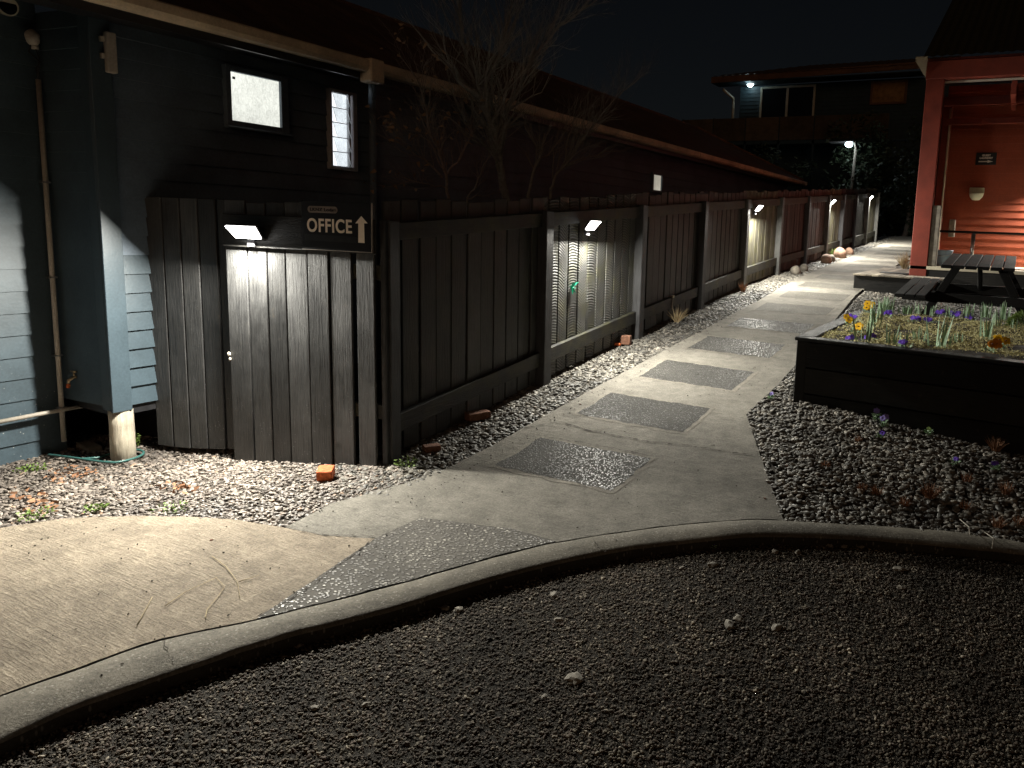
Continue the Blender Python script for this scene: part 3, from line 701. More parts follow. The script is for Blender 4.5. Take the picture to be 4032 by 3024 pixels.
# ------------------------------------------------------------------ solar lamps
def solar_lamp(P, fwd, label, w=.20, power=30, side_w=None, tilt=38, spread=None, group='solar lamps mounted along the fences', size_y=.09):
    """P on the fence face, fwd = outward direction"""
    f = Vector((fwd[0], fwd[1], 0)).normalized(); s = Vector((f.y, -f.x, 0)).normalized(); P = Vector(P)
    t = thing('solar_lamp', P, label, 'lamp', group)
    ct, st = math.cos(R(tilt)), math.sin(R(tilt))
    a = (f*ct-Vector((0, 0, 1))*(-st)*0+Vector((0, 0, 1))*st).normalized()   # along the head, rising outward
    up = s.cross(a); up = up if up.z > 0 else -up
    def pt(u, v, h): return P+f*.012+s*u+a*v+up*h
    def bx(mb, u0, u1, v0, v1, h0, h1, nar=1.):
        mb.hexa([pt(u0*nar, v0, h0), pt(u1*nar, v0, h0), pt(u1, v1, h0), pt(u0, v1, h0)], [pt(u0*nar, v0, h1), pt(u1*nar, v0, h1), pt(u1, v1, h1), pt(u0, v1, h1)])
    mb = MB(); bx(mb, -w/2, w/2, .0, size_y+.04, .0, .018, .85); obj('housing', mb, m_dark, t, .004)
    mb = MB(); bx(mb, -w/2+.012, w/2-.012, .012, size_y+.028, .0205, .0225, .85); obj('solar_panel', mb, m_darkglass, t)
    mb = MB(); bx(mb, -w/2+.010, w/2-.010, .016, size_y+.030, -.009, -.002, .85); obj('led_panel', mb, m_led, t)
    mb = MB(); mb.box((-.03, -.02, -.05), (.03, .012, .02), M=Matrix.Translation(P) @ Matrix((( s.x, f.x, 0, 0), (s.y, f.y, 0, 0), (0, 0, 1, 0), (0, 0, 0, 1)))); obj('bracket', mb, m_dark, t, .003)
    li = bpy.data.lights.new('solar_light', 'AREA'); li.shape = 'RECTANGLE'; li.size = w*.8; li.size_y = size_y; li.energy = power; li.color = (1, .965, .86)
    lo = bpy.data.objects.new('light', li); COL.objects.link(lo); lo.parent = t
    c = pt(0, size_y*.6, -.016)-P; z = up; x = s; y = z.cross(x)
    lo.matrix_local = Matrix(((x.x, y.x, z.x, c.x), (x.y, y.y, z.y, c.y), (x.z, y.z, z.z, c.z), (0, 0, 0, 1)))
    if spread: li.spread = R(spread)
    return t
t_, z_ = tof(1003, 925)
solar_lamp(fp(t_, .03, z_-.03), nF3, 'brightly lit solar lamp on the front fence left of the office sign', w=.26, power=225, tilt=47)
for (px, py), pw, lab in zip([(2342, 888), (2994, 820), (3285, 795), (3434, 778)], (130, 165, 165, 150),
      ('lit solar lamp on the long fence nearest the bare trees, above rough sawn boards', 'lit solar lamp on the long fence above the mossy pale boards', 'lit solar lamp on the long fence above the pink boulders', 'lit solar lamp on the farthest post of the long fence')):
    p = onx(px, py, -3.66); solar_lamp((XB+.058, p.y, p.z-.05), (1, 0, 0), lab, w=.20, power=pw, tilt=49)

# green ribbon
p = onx(2250, 1130, XB+.012); rb = thing('ribbon', p, 'frayed green ribbon nailed to a rough sawn board', 'ribbon')
mb = MB()
for k in range(9):
    a = rnd.uniform(0, 6.28); mb.blade(p, (.35, math.cos(a), math.sin(a)), rnd.uniform(.05, .10), .022, .4)
obj('strands', mb, m_ribbon, rb)

# ------------------------------------------------------------------ siding
def siding(mb, p0, p1, z0, z1, pitch, out, lip=.018):
    """lapped weatherboards from p0 to p1 (xy), out = outward unit"""
    o = Vector((out[0], out[1], 0)); z = z0
    while z < z1-1e-3:
        zt2 = min(z+pitch, z1); a = Vector((p0[0], p0[1], z)); b = Vector((p1[0], p1[1], z)); up = Vector((0, 0, zt2-z))
        mb.add([a, b, b+o*lip, a+o*lip, b+up+o*.002, a+up+o*.002], [(0, 1, 2, 3), (3, 2, 4, 5)])
        z = zt2
house = thing('weatherboard_house', (-6, 6, 0), 'long low blue-grey weatherboard house with lit windows behind the fence', 'house')
XW = -5.75; YE = 2.95
mb = MB(); siding(mb, (XW, YE+.02), (XW, 20), .27, 3.0, .138, (1, 0)); obj('wall', mb, m_wall, house)
mb = MB(); siding(mb, (XW, YE+.019), (XW, 3.42), .27, .27+.138*8, .138, (1, 0), .024); obj('lit_cladding', mb, m_blue_trim, house)
mb = MB(); siding(mb, (-6.36, 2.90), (XW+.0, YE), .27, 3.05, .140, (.17, -.985)); obj('end_wall', mb, m_blue, house)
mb = MB(); siding(mb, (-6.35, -.5), (-6.35, 2.90), -.18, 3.6, .159, (1, 0)); obj('side_wall', mb, m_blue, house)
mb = MB(); mb.box((XW-.10, YE-.034, .245), (XW+.005, YE-.014, 3.05)); mb.box((XW+.006, YE-.034, .235), (XW+.034, YE+.10, 3.05)); obj('corner_board', mb, m_blue_trim, house, .003)
mb = MB(); mb.box((-6.3, YE-.0, .2), (XW-.02, YE+.03, .27)); mb.box((XW-.04, YE+.03, .2), (XW-.002, 20, .268)); obj('bearer', mb, m_dark, house)
mb = MB(); mb.box((-9, YE+.5, -.4), (XW-.4, 19.5, 3.0)); obj('interior_core', mb, m_dark, house)
mb = MB(); c = ong(468, 1770); cx_, cy_ = -5.80, YE+.06
mb.tube([(cx_, cy_, -.3), (cx_, cy_, 0), (cx_+.005, cy_, .12), (cx_, cy_, .235)], [.082, .080, .078, .079], 20); obj('timber_pile', mb, m_pile, house, smooth=True)
# roof
XG = -5.33; ze = 3.06; XRi, zR = -7.5, 4.19
mb = MB(); y0, y1 = 1.5, 20.0; nr = 120
for k in range(nr):      # corrugated sheet
    ya, yb = y0+(y1-y0)*k/nr, y0+(y1-y0)*(k+1)/nr; dz = .012*(k % 2); dz2 = .012*((k+1) % 2)
    def ridge_at(y): return min(1, max(0, (y1-y)/2.4))
    ra, rb_ = ridge_at(ya), ridge_at(yb)
    mb.add([(XG+.03, ya, ze+.03+dz), (XG+.03, yb, ze+.03+dz2), (XG+.03+(XRi-XG)*rb_, yb, ze+.03+(zR-ze)*rb_+dz2), (XG+.03+(XRi-XG)*ra, ya, ze+.03+(zR-ze)*ra+dz)], [(0, 1, 2, 3)], .5)
obj('roof', mb, m_roof, house)
mb = MB(); mb.tube([(XRi, y0, zR+.04), (XRi, y1-2.4, zR+.04), (XG, y1, ze+.05)], .05, 6); obj('ridge_cap', mb, m_roof, house)
mb = MB(); mb.box((XW+.0, y0, 2.98), (XG-.02, y1, 3.0)); mb.box((XG-.045, y0, 2.93), (XG-.022, y1, 3.07)); obj('soffit', mb, m_dark, house)
mb = MB()
pr = [(-.02, .0), (-.02, .085), (-.01, .09), (.085, .10), (.10, .09), (.10, .03), (.075, .0)]
ya = y0
segs = [(1.5, 4.98), (5.0, 8.4), (8.42, 12.5), (12.52, 16.2), (16.22, 20.05)]
for a, b in segs:
    vs = [(XG+u, a, 2.985+v) for u, v in pr]+[(XG+u, b, 2.985+v) for u, v in pr]; k = len(pr)
    mb.add(vs, [(i, i+1, k+i+1, k+i) for i in range(k-1)]+[(0, k, 2*k-1, k-1), tuple(range(k)), tuple(range(2*k-1, k-1, -1))])
obj('gutter', mb, m_gutter, house, .004)
mb = MB(); mb.box((XG-.03, 4.90, 2.90), (XG+.118, 5.06, 3.10)); obj('gutter_joint', mb, m_gutter, house, .012)
mb = MB(); mb.tube([(XG+.03, 4.99, 2.95), (XG-.08, 5.10, 2.86), (XW+.07, 5.34, 2.74), (XW+.06, 5.36, 2.6), (XW+.06, 5.36, .3)], .035, 10); obj('downpipe', mb, m_wall, house, smooth=True)
# windows
def window(y0, y1, z0, z1, lit, louv=False, fr=.045, frm=None):
    f = MB(); x0 = XW+.02; x1 = XW+.055
    for (a, b, c, d) in ((y0-fr, y0, z0-fr, z1+fr), (y1, y1+fr*1.6, z0-fr, z1+fr), (y0, y1, z1, z1+fr), (y0, y1, z0-fr, z0)):
        f.box((x0-.03, a, c), (x1, b, d))
    w = obj('window', f, frm or m_wall, house, .003)
    p_ = MB(); p_.box((XW+.020, y0+.001, z0+.001), (XW+.026, y1-.001, z1-.001)); obj('pane', p_, lit, w)
    if louv:
        gl = MB(); nl = 5; hh = (z1-z0)/nl
        for k in range(nl):
            za = z0+hh*k; gl.hexa([(XW+.085, y0+.02, za), (XW+.089, y0+.02, za+.004), (XW+.089, y1-.06, za+.004), (XW+.085, y1-.06, za)], [(XW+.033, y0+.02, za+hh*.98), (XW+.037, y0+.02, za+hh), (XW+.037, y1-.06, za+hh), (XW+.033, y1-.06, za+hh*.98)])
        obj('louvre_blades', gl, m_glass, w)
        gb = MB(); gb.box((XW+.028, y1-.058, z0), (XW+.06, y1-.035, z1)); gb.box((XW+.028, y1-.02, z0), (XW+.075, y1, z1))
        for k in range(nl+1): gb.box((XW+.028, y0+.002, z0+hh*k-.004), (XW+.036, y1-.06, z0+hh*k+.004))
        obj('louvre_frame', gb, m_steelw, w)
    return w
m_steelw = paint('aluminium_frame', (.45, .45, .47), .4, .15)
w1_ = window(3.915, 4.365, 2.44, 2.82, m_winlit)
mb = MB(); mb.box((XW+.0265, 3.945, 2.765), (XW+.0285, 3.968, 2.785)); obj('sticker', mb, m_dark, w1_)
mb = MB(); mb.box((XW+.02, 3.86, 2.375), (XW+.085, 4.45, 2.392)); obj('sill', mb, m_wall, w1_, .003)
window(4.89, 5.13, 2.17, 2.83, m_winlit2, True, .03, m_steelw)
window(11.62, 11.95, 2.36, 2.62, m_windim)
window(15.3, 15.9, 2.3, 2.42, m_windim)
# fittings on the house corner
p = onx(437, 213, XW+.06)
mb = MB(); mb.box((XW+.035, p.y-.035, 2.63), (XW+.085, p.y+.03, 2.90)); bl = obj('batten_light', mb, m_pvc, house, .010, seg=2)
for zz in (2.83, 2.72): mb = MB(); mb.box((XW+.036, p.y-.06, zz), (XW+.06, p.y-.034, zz+.035)); obj('clip', mb, m_pvc, bl, .002)
XP = -6.27
pa, pb = onx(151, 313, XP), onx(252, 1738, XP)
mb = MB(); mb.tube([pa, pa.lerp(pb, .5), pb], .0165, 12); pipe = obj('conduit_pipe', mb, m_pvc, house, smooth=True)
for k in (.27, .53, .75, .9):
    mb = MB(); q = pa.lerp(pb, k); mb.box((q.x-.03, q.y-.028, q.z-.006), (q.x+.018, q.y+.028, q.z+.006)); obj('saddle_clip', mb, m_steel, pipe, .002)
pj = onx(128, 148, XP); mb = MB(); mb.blob(pj, .04, .045, .055, 2, .12, 3); mb.tube([pj+Vector((0, .01, -.05)), pj+Vector((0, .012, -.075))], .022, 10); obj('junction_box', mb, m_pvc, house, smooth=True)
mb = MB(); mb.tube([pj+Vector((-.01, 0, -.03)), pj+Vector((.0, -.03, -.10)), pj+Vector((.01, .03, -.16)), pj+Vector((.0, .01, -.2)), pa], .006, 6); mb.tube([pj+Vector((0, .01, -.06)), pj+Vector((.0, .03, -.13)), pa], .005, 6); obj('cable', mb, m_dark, house, smooth=True)
mb = MB(); qa, qb = onx(-60, 1672, XP+.02), onx(232, 1616, XP+.02); qc = onx(322, 1600, XP+.02); mb.tube([qa, qb, qc], .0155, 12); obj('waste_pipe', mb, m_pvc, house, smooth=True)
# tap on the end wall
tp = ony(288, 1490, YE-.06); mb = MB()
mb.tube([(tp.x+.02, YE+.0, tp.z+.01), (tp.x+.01, YE-.06, tp.z+.01), (tp.x, YE-.09, tp.z-.01), (tp.x-.0, YE-.095, tp.z-.04)], [.011, .012, .012, .010], 10)
mb.tube([(tp.x+.008, YE-.055, tp.z+.01), (tp.x+.003, YE-.055, tp.z+.05)], .007, 8); mb.tube([(tp.x-.022, YE-.062, tp.z+.052), (tp.x+.028, YE-.05, tp.z+.052)], [.007, .006], 8)
tpo = obj('tap', mb, m_brass, house, smooth=True)
mb = MB(); mb.tube([(tp.x, YE-.095, tp.z-.035), (tp.x, YE-.097, tp.z-.065)], .014, 10); obj('hose_fitting', mb, m_orange, tpo, smooth=True)
# round floodlight top left
pf = onx(22, 15, -6.25); mb = MB(); mb.tube([pf+Vector((-.09, 0, 0)), pf+Vector((-.03, 0, -.01)), pf+Vector((.03, 0, -.02))], [.03, .055, .062], 24)
fl = obj('floodlight', mb, m_cream, house, smooth=False); mb = MB(); mb.tube([pf+Vector((.031, 0, -.02)), pf+Vector((.034, 0, -.02))], [.052, .05], 24); obj('lens', mb, m_darkglass, fl)
# hose on the pebbles
hp = [(190, 1790), (260, 1802), (360, 1815), (450, 1818), (530, 1800), (565, 1785), (545, 1775), (480, 1778), (420, 1788), (370, 1800), (300, 1806), (240, 1799)]
P = [ong(x, y, .02) for x, y in hp]; mb = MB(); P2 = []
for i in range(len(P)-1):
    for k in range(6):
        t = k/6; p0, p1, p2, p3 = P[max(i-1, 0)], P[i], P[i+1], P[min(i+2, len(P)-1)]
        P2.append(.5*((2*p1)+(p2-p0)*t+(2*p0-5*p1+4*p2-p3)*t*t+(3*p1-p0-3*p2+p3)*t**3)+Vector((0, 0, .008*math.sin(i*1.3+t))))
mb.tube(P2, .0085, 10); o = obj('garden_hose', mb, m_hose, smooth=True); tag(o, 'dark green garden hose looped on the pebbles by the timber pile', 'hose')
mb = MB(); p = ong(345, 1765, .0); mb.hexa([p+Vector((-.12, -.03, -.02)), p+Vector((.10, -.05, -.02)), p+Vector((.11, .06, -.02)), p+Vector((-.1, .07, -.02))], [p+Vector((-.11, -.025, .035)), p+Vector((.09, -.04, .025)), p+Vector((.10, .05, .03)), p+Vector((-.09, .06, .04))]); o = obj('flat_stone', mb, m_rockg, bevel=.01, seg=2); tag(o, 'flat mossy stone lying behind the hose under the house', 'stone')

# ------------------------------------------------------------------ plants
def tuft(name, px, py, label, cat, mat, nb, L, w, spread=.5, group=None, dz=0, pos=None, bend=.5, rad=.03):
    p = Vector(pos) if pos else ong(px, py, dz)
    t = thing(name, p, label, cat, group); mb = MB()
    for k in range(nb):
        a = rnd.uniform(0, 6.28); s = rnd.uniform(0, spread); q = p+Vector((math.cos(a), math.sin(a), 0))*rnd.uniform(0, rad)
        mb.blade(q, (math.cos(a)*s, math.sin(a)*s, 1), L*rnd.uniform(.6, 1.1), w, bend)
    obj('blades', mb, mat, t); return t
def weed(px, py, label, r=.05, mat=m_weed, dz=.0, nleaf=60, h=.03, group=None, pos=None, cat='weed', name='weed'):
    p = Vector(pos) if pos else ong(px, py, dz); mb = MB()
    for k in range(nleaf):
        a = rnd.uniform(0, 6.28); q = p+Vector((math.cos(a), math.sin(a), 0))*r*rnd.random()**.6+Vector((0, 0, rnd.uniform(.004, h)))
        d = Vector((math.cos(a+rnd.uniform(-1, 1)), math.sin(a+rnd.uniform(-1, 1)), rnd.uniform(.1, .8))); mb.blade(q, d, rnd.uniform(.010, .022), .011, .2, 2)
    t = thing(name, p, label, cat, group); obj('leaves', mb, mat, t); return t
weed(120, 1855, 'low green weed on the pebbles near the left edge', .09, nleaf=90)
weed(375, 2008, 'low bright green weed where the pebbles meet the patio', .06, nleaf=110)
weed(145, 2035, 'flat green weed at the far left patio edge', .09, nleaf=90)
weed(670, 2012, 'thin green weeds strung along the patio edge in the middle', .10, nleaf=70)
weed(535, 1765, 'upright little green plant at the foot of the pale timber pile', .025, nleaf=90, h=.12)
weed(1600, 1840, 'dark low green plant in the shadow at the fence corner', .08, nleaf=90, h=.06)
weed(1810, 2325, 'tiny seedling growing on the dark face of the kerb', .015, nleaf=10, h=.02, dz=-.06)
# leaf litter on the left bed
for k, (px, py, lab) in enumerate(((240, 1880, 'brown dead leaves in a patch on the pebbles below the hose'), (130, 1960, 'orange brown leaf litter on the pebbles at the far left'), (700, 1925, 'small reddish leaf fragments in the middle of the pebble bed'), (300, 1860, 'curled rusty leaves nearest the garden hose'), (150, 2000, 'pale brown leaf scraps by the patio at the left'))):
    p = ong(px, py, .01); mb = MB(); t = thing('leaf_litter', p, lab, 'leaf litter')
    for j in range(34):
        a = rnd.uniform(0, 6.28); q = p+Vector((math.cos(a)*1.6, math.sin(a), 0))*.10*rnd.random()**.5+Vector((0, 0, rnd.uniform(.003, .018)))
        mb.blade(q, (math.cos(a*3), math.sin(a*3), rnd.uniform(-.1, .3)), rnd.uniform(.02, .05), rnd.uniform(.008, .022), .3, 2)
    obj('leaves', mb, m_rustgrass, t)
# straws on the patio
for px, lab in (([(835, 2190), (890, 2230), (935, 2290), (945, 2355)], 'long pale dry stalk curving on the patio'), ([(808, 2435), (815, 2400), (860, 2345), (885, 2310), (850, 2272)], 'hooked dry stem on the patio beside the long stalk'), ([(940, 2290), (1020, 2265)], 'short straight straw crossing the end of the long stalk'), ([(540, 2460), (600, 2350)], 'thin dry straw lying alone on the lower patio'), ([(650, 2385), (730, 2330), (850, 2275)], 'faint bowed dry stem left of the hooked one')):
    P = [ong(x, y, .012) for x, y in px]; Q = []
    for a, b in zip(P, P[1:]): Q += [a.lerp(b, j/4) for j in range(4)]
    Q.append(P[-1]); mb = MB(); mb.tube(Q, [.0022-.0012*i/len(Q) for i in range(len(Q))], 5); o = obj('dry_stalk', mb, m_straw, smooth=True); tag(o, lab, 'stalk')
P = [ong(3780, 2045, .03), ong(3815, 2075, .05), ong(3818, 2105, .03)]; mb = MB(); mb.tube(P, .0025, 5); o = obj('white_twig', mb, m_white); tag(o, 'bent white twig on the pebbles behind the kerb', 'twig')
P = [ong(3876, 2095, .02), ong(3912, 2120, .04), ong(3905, 2160, .0)]; mb = MB(); mb.tube(P, .0025, 5); o = obj('white_twig', mb, m_white); tag(o, 'curled white twig hanging over the kerb', 'twig')
# rusty tufts in the right bed
GT = 'rust coloured grass tufts among the pebbles'
for px, py, nb, L, lab in ((3920, 1775, 130, .11, 'tall rusty grass tuft against the black planter'), (3660, 1960, 150, .10, 'widest rusty grass tuft in the middle of the right pebble bed'), (3960, 1945, 90, .09, 'rusty tuft at the right, above the curled twig'), (3450, 1945, 60, .06, 'faded tuft left of the widest one'), (3395, 1925, 50, .05, 'small pale tuft at the left of the tuft row'), (3560, 1990, 60, .06, 'rusty sprig just below the widest tuft'), (3805, 1895, 60, .06, 'pale brown tuft above the widest one at the right'), (3930, 2075, 70, .07, 'rusty tuft closest to the kerb'), (4010, 2065, 60, .06, 'rusty tuft cut by the right edge of the picture'), (3250, 1835, 40, .04, 'thin dry tuft near the planter corner'), (3380, 1735, 40, .04, 'reddish tuft just right of the planter foot'), (3800, 2000, 40, .05, 'brown wisp behind the bent white twig')):
    tuft('grass_tuft', px, py, lab, 'grass tuft', m_rustgrass, nb, L, .0035, .7, GT)
tuft('grass_tuft', 2665, 1270, 'straw coloured tuft by the fence in the dark third bay', 'grass tuft', m_straw, 70, .22, .006, 1.0)
tuft('grass_tuft', 3560, 1060, 'dry brown grass clump beside the deck and red post', 'grass tuft', m_straw, 120, .35, .01, .8)
tuft('grass_tuft', 2925, 1150, 'rusty tuft at the foot of the shaded fence post', 'grass tuft', m_rustgrass, 70, .16, .006, .6)
tuft('grass_tuft', 3285, 1012, 'fresh green grass in front of the boulders', 'grass tuft', m_weed, 70, .2, .01, .8)
def flower(mb, c, r, up, petals=5):
    c = Vector(c); up = Vector(up).normalized(); X = up.orthogonal().normalized(); Y = up.cross(X)
    a0 = rnd.uniform(0, 6)
    for k in range(petals):
        a = a0+2*math.pi*k/petals; d = X*math.cos(a)+Y*math.sin(a); s = up.cross(d)
        vs = [c, c+d*r*.55+s*r*.48+up*r*.12, c+d*r*1.0+s*r*.25+up*r*.05, c+d*r*1.0-s*r*.25+up*r*.05, c+d*r*.55-s*r*.48+up*r*.12]
        mb.add(vs, [(0, 1, 2, 3, 4)])
def viola(p, label, mat, nf=4, r=.016, spread=.05, h=.08, centre=None, cat='flower', name='viola_plant', group=None, face=(.1, -.8, .6), nleaf=30):
    p = Vector(p); t = thing(name, p, label, cat, group); lf = MB(); st = MB()
    for k in range(nleaf):
        a = rnd.uniform(0, 6.28); q = p+Vector((math.cos(a), math.sin(a), 0))*spread*rnd.random()+Vector((0, 0, rnd.uniform(0, h*.7)))
        lf.blade(q, (math.cos(a), math.sin(a), .6), .028, .012, .3, 2)
    for k in range(nf):
        a = rnd.uniform(0, 6.28); q = p+Vector((math.cos(a), math.sin(a), 0))*spread*rnd.random()+Vector((0, 0, h*rnd.uniform(.75, 1.2)))
        lf.tube([(q.x, q.y, p.z), q], .0015, 4)
        fm = MB(); flower(fm, q+Vector((0, -.004, .002)), r*1.3*rnd.uniform(.85, 1.15), Vector(face)+Vector((rnd.uniform(-.4, .4), 0, rnd.uniform(-.2, .3)))); fo = obj('flower', fm, mat, t)
        if centre: cm = MB(); cm.blob(q+Vector((0, -.010, .005)), r*.22, r*.22, r*.22, 1, .1, 2); obj('centre', cm, centre, fo)
    obj('leaves', lf, m_leaf, t); return t
for px, py, lab in ((3450, 1655, 'lilac viola standing on the pebbles in front of the planter'), (3480, 1680, 'second lilac viola just below the first in front of the planter'),):
    viola(ong(px, py), lab, m_lilac, 2, .018, .02, .07)
viola(ong(3655, 1715), 'pale yellow-green seedling by the planter foot', m_weed, 2, .012, .02, .05)
for px, py, lab in ((3470, 1725, 'dark violet flower among pebbles left of the seedling'), (3760, 1830, 'deep blue viola in the middle of the right pebble bed'), (3920, 1850, 'blue viola low in the pebbles beneath the tall tuft'), (2795, 2165, 'purple viola growing at the kerb foot left'), (3625, 2165, 'purple viola growing at the kerb foot right'), (3035, 1570, 'lilac viola by the path edge near the planter corner')):
    viola(ong(px, py, -.08 if py > 2100 else 0), lab, m_purple if py != 1570 else m_lilac, 2, .014, .02, .045)
weed(2745, 2160, 'green weed growing at the kerb foot beside the purple viola', .035, dz=-.1, nleaf=40, h=.05)

# ------------------------------------------------------------------ planter
pl = thing('planter_box', (-.7, 6.8, .3), 'large raised planter of black timber full of spring flowers', 'planter')
PT = .86
PA, PB, PC, PD = Vector((-1.55, 6.03)), Vector((.9, 5.82)), Vector((.9, 8.62)), Vector((-1.55, 8.62))
cor = [PA, PB, PC, PD]
for i in range(4):
    a, b = cor[i], cor[(i+1) % 4]; d = (b-a).normalized(); nn = Vector((d.y, -d.x)); mb = MB()
    for k, (z0, z1) in enumerate(((-.05, .17), (.175, .39), (.395, .61), (.615, .83))):
        o0, o1 = 0+.002*k, -.045; ta_, tb_ = a+d*.0, b-d*.0
        P4 = [a+nn*o0, b+nn*o0, b+nn*o1, a+nn*o1]
        mb.hexa([(q.x, q.y, z0) for q in P4], [(q.x, q.y, z1) for q in P4])
    obj('side_boards', mb, m_black, pl, .006)
    mb = MB(); P4 = [a+nn*.03-d*.03, b+nn*.03+d*.03, b-nn*.11-d*.11, a-nn*.11+d*.11]
    mb.hexa([(q.x, q.y, .834) for q in P4], [(q.x, q.y, PT+.004) for q in P4]); obj('cap_board', mb, m_black, pl, .006)
mb = MB(); mb.box((PA.x-.012, PA.y-.014, -.05), (PA.x+.075, PA.y-.001, .832)); obj('corner_post', mb, m_black, pl, .005)
# soil and moss inside
def zp(x, y): return .835+.05*pn(Vector((x*2.2, y*2.2, 1)))+.012*(y-6)
soil = sheet('planter_soil', [(-1.45, 6.12), (.82, 5.95), (.82, 8.52), (-1.45, 8.52)], 0, m_soil, .12, zp); del soil['kind']; soil.name = 'soil'; soil.parent = pl; soil.location = -pl.location
rr = random.Random(5)
mb = MB()
for k in range(38000):
    x = rr.uniform(-1.43, .8); y = rr.uniform(6.10, 8.50)
    if pn(Vector((x*3.2, y*3.2, 7))) < -.22: continue
    h = .030+.05*pn(Vector((x*5, y*5, 2))); q = Vector((x, y, zp(x, y)+max(0, h)*rr.random()))
    a = rr.uniform(0, 6.28); mb.blade(q, (math.cos(a), math.sin(a), rr.uniform(.2, 1.6)), rr.uniform(.008, .019), .006, .4, 2, rr.random())
o = obj('moss', mb, m_moss); tag(o, 'yellow-green moss and dry ground cover inside the planter', kind='stuff')
def pz(px, py, d=0):   # point on planter soil
    p = ong(px, py)
    lo_, hi_ = None, None
    dd = ray(px, py); t = (0.87-H)/dd.z; q = EYE+dd*t; q.z = zp(q.x, q.y)+.005
    q.x = max(-1.43, min(.78, q.x)); q.y = max(6.12, min(8.48, q.y)); return q
GD = 'daffodil shoots in the planter'
for px, py, nb, L, lab in ((3400, 1335, 10, .20, 'tall daffodil clump near the front left of the planter'), (3440, 1290, 12, .20, 'daffodil clump behind the tall front one'), (3480, 1240, 14, .17, 'blue-green shoots at the back left of the planter'), (3530, 1210, 14, .15, 'dense blue-green shoots at the back near the bench'),
     (3500, 1345, 6, .13, 'dark narrow shoots at the front of the planter'), (3560, 1360, 6, .12, 'short dark shoots in front of the moss'), (3690, 1345, 8, .22, 'tall thin daffodil leaves in the middle of the planter'), (3720, 1360, 5, .12, 'pale short shoots right of the tall thin leaves'), (3885, 1330, 6, .20, 'two tall leaves at the right side of the planter'),
     (3660, 1190, 10, .09, 'low row of shoots below the picnic bench'), (3740, 1190, 12, .09, 'middle row of low shoots at the back'), (3800, 1190, 10, .09, 'short shoots behind the purple flowers'), (3900, 1210, 16, .14, 'thick shoots at the back right'), (3960, 1210, 16, .15, 'thick shoots beside the green shrub'), (4000, 1300, 6, .1, 'thin shoots at the right front by the shrub'),
     (3575, 1195, 14, .13, 'tight shoots at the back beside the bench end'), (3455, 1265, 12, .16, 'bent shoots between the yellow pansies and the moss'), (3620, 1200, 9, .10, 'sparse shoots at the back centre left'), (3700, 1185, 9, .10, 'short shoots at the back centre'), (3850, 1200, 12, .12, 'shoots at the back right of the purple patch'), (3610, 1330, 8, .10, 'low pale shoots in the mossy middle'), (3780, 1340, 6, .09, 'stubby shoots right of the tall thin leaves'), (3930, 1290, 8, .12, 'leaning shoots in front of the shrub')):
    p = pz(px, py); t = thing('daffodil_shoots', p, lab, 'plant', GD); mb = MB()
    for k in range(nb):
        a = rnd.uniform(0, 6.28); s = rnd.uniform(0, .22); q = p+Vector((math.cos(a), math.sin(a)*.6, 0))*rnd.uniform(0, .07)
        mb.blade(q, (math.cos(a)*s, math.sin(a)*s, 1), L*1.35*rnd.uniform(.6, 1.05), .016, .15)
    obj('leaves', mb, m_leaf, t)
for px, py, nf, mat, lab in ((3365, 1215, 4, m_yellow, 'yellow pansies standing at the back left corner of the planter'), (3440, 1215, 2, m_yellow, 'small yellow pansy right of the corner group'), (3350, 1280, 1, m_yellow, 'single yellow pansy near the left cap board'), (3370, 1305, 1, m_yellow, 'lowest yellow pansy by the left cap board'), (3905, 1385, 2, m_orangep, 'orange-yellow pansy at the front right'), (3940, 1360, 2, m_yellow, 'bright yellow pansy leaning over the front right moss')):
    viola(pz(px, py), lab, mat, nf+1, .030, .05, .07, m_brick, name='pansy', group='yellow pansies in the planter')
for px, py, nf, lab in ((3490, 1240, 4, 'purple viola at the back left among blue-green shoots'), (3600, 1260, 5, 'purple violas on the moss in the centre left'), (3660, 1265, 5, 'dark violet flowers left of the middle leaves'), (3715, 1235, 5, 'purple violas right of the centre at the back'), (3770, 1235, 12, 'largest purple viola patch, left half'), (3820, 1240, 12, 'largest purple viola patch, right half'), (3425, 1315, 3, 'purple viola by the tall front daffodil clump'), (3350, 1320, 2, 'faint violet flower near the planter front left corner'), (3560, 1350, 3, 'single purple viola at the front edge'), (3365, 1250, 3, 'lilac flowers just below the yellow corner pansies')):
    viola(pz(px, py+10), lab, m_purple, nf, .019, .06, .045, name='viola_plant', group='purple violas in the planter', nleaf=20)
p = pz(4010, 1290); mb = MB(); t = thing('shrub', p, 'dense fine-leaved green shrub at the right end of the planter', 'shrub'); p = p+Vector((.06, 0, 0))
for k in range(1500):
    v = Vector((rnd.gauss(0, 1), rnd.gauss(0, 1), rnd.gauss(0, 1))).normalized()*rnd.uniform(.6, 1)**.5
    q = p+Vector((v.x*.17, v.y*.17, abs(v.z)*.17)); mb.blade(q, v+Vector((0, 0, .5)), rnd.uniform(.02, .035), .008, .2, 2)
obj('foliage', mb, m_weed, t)

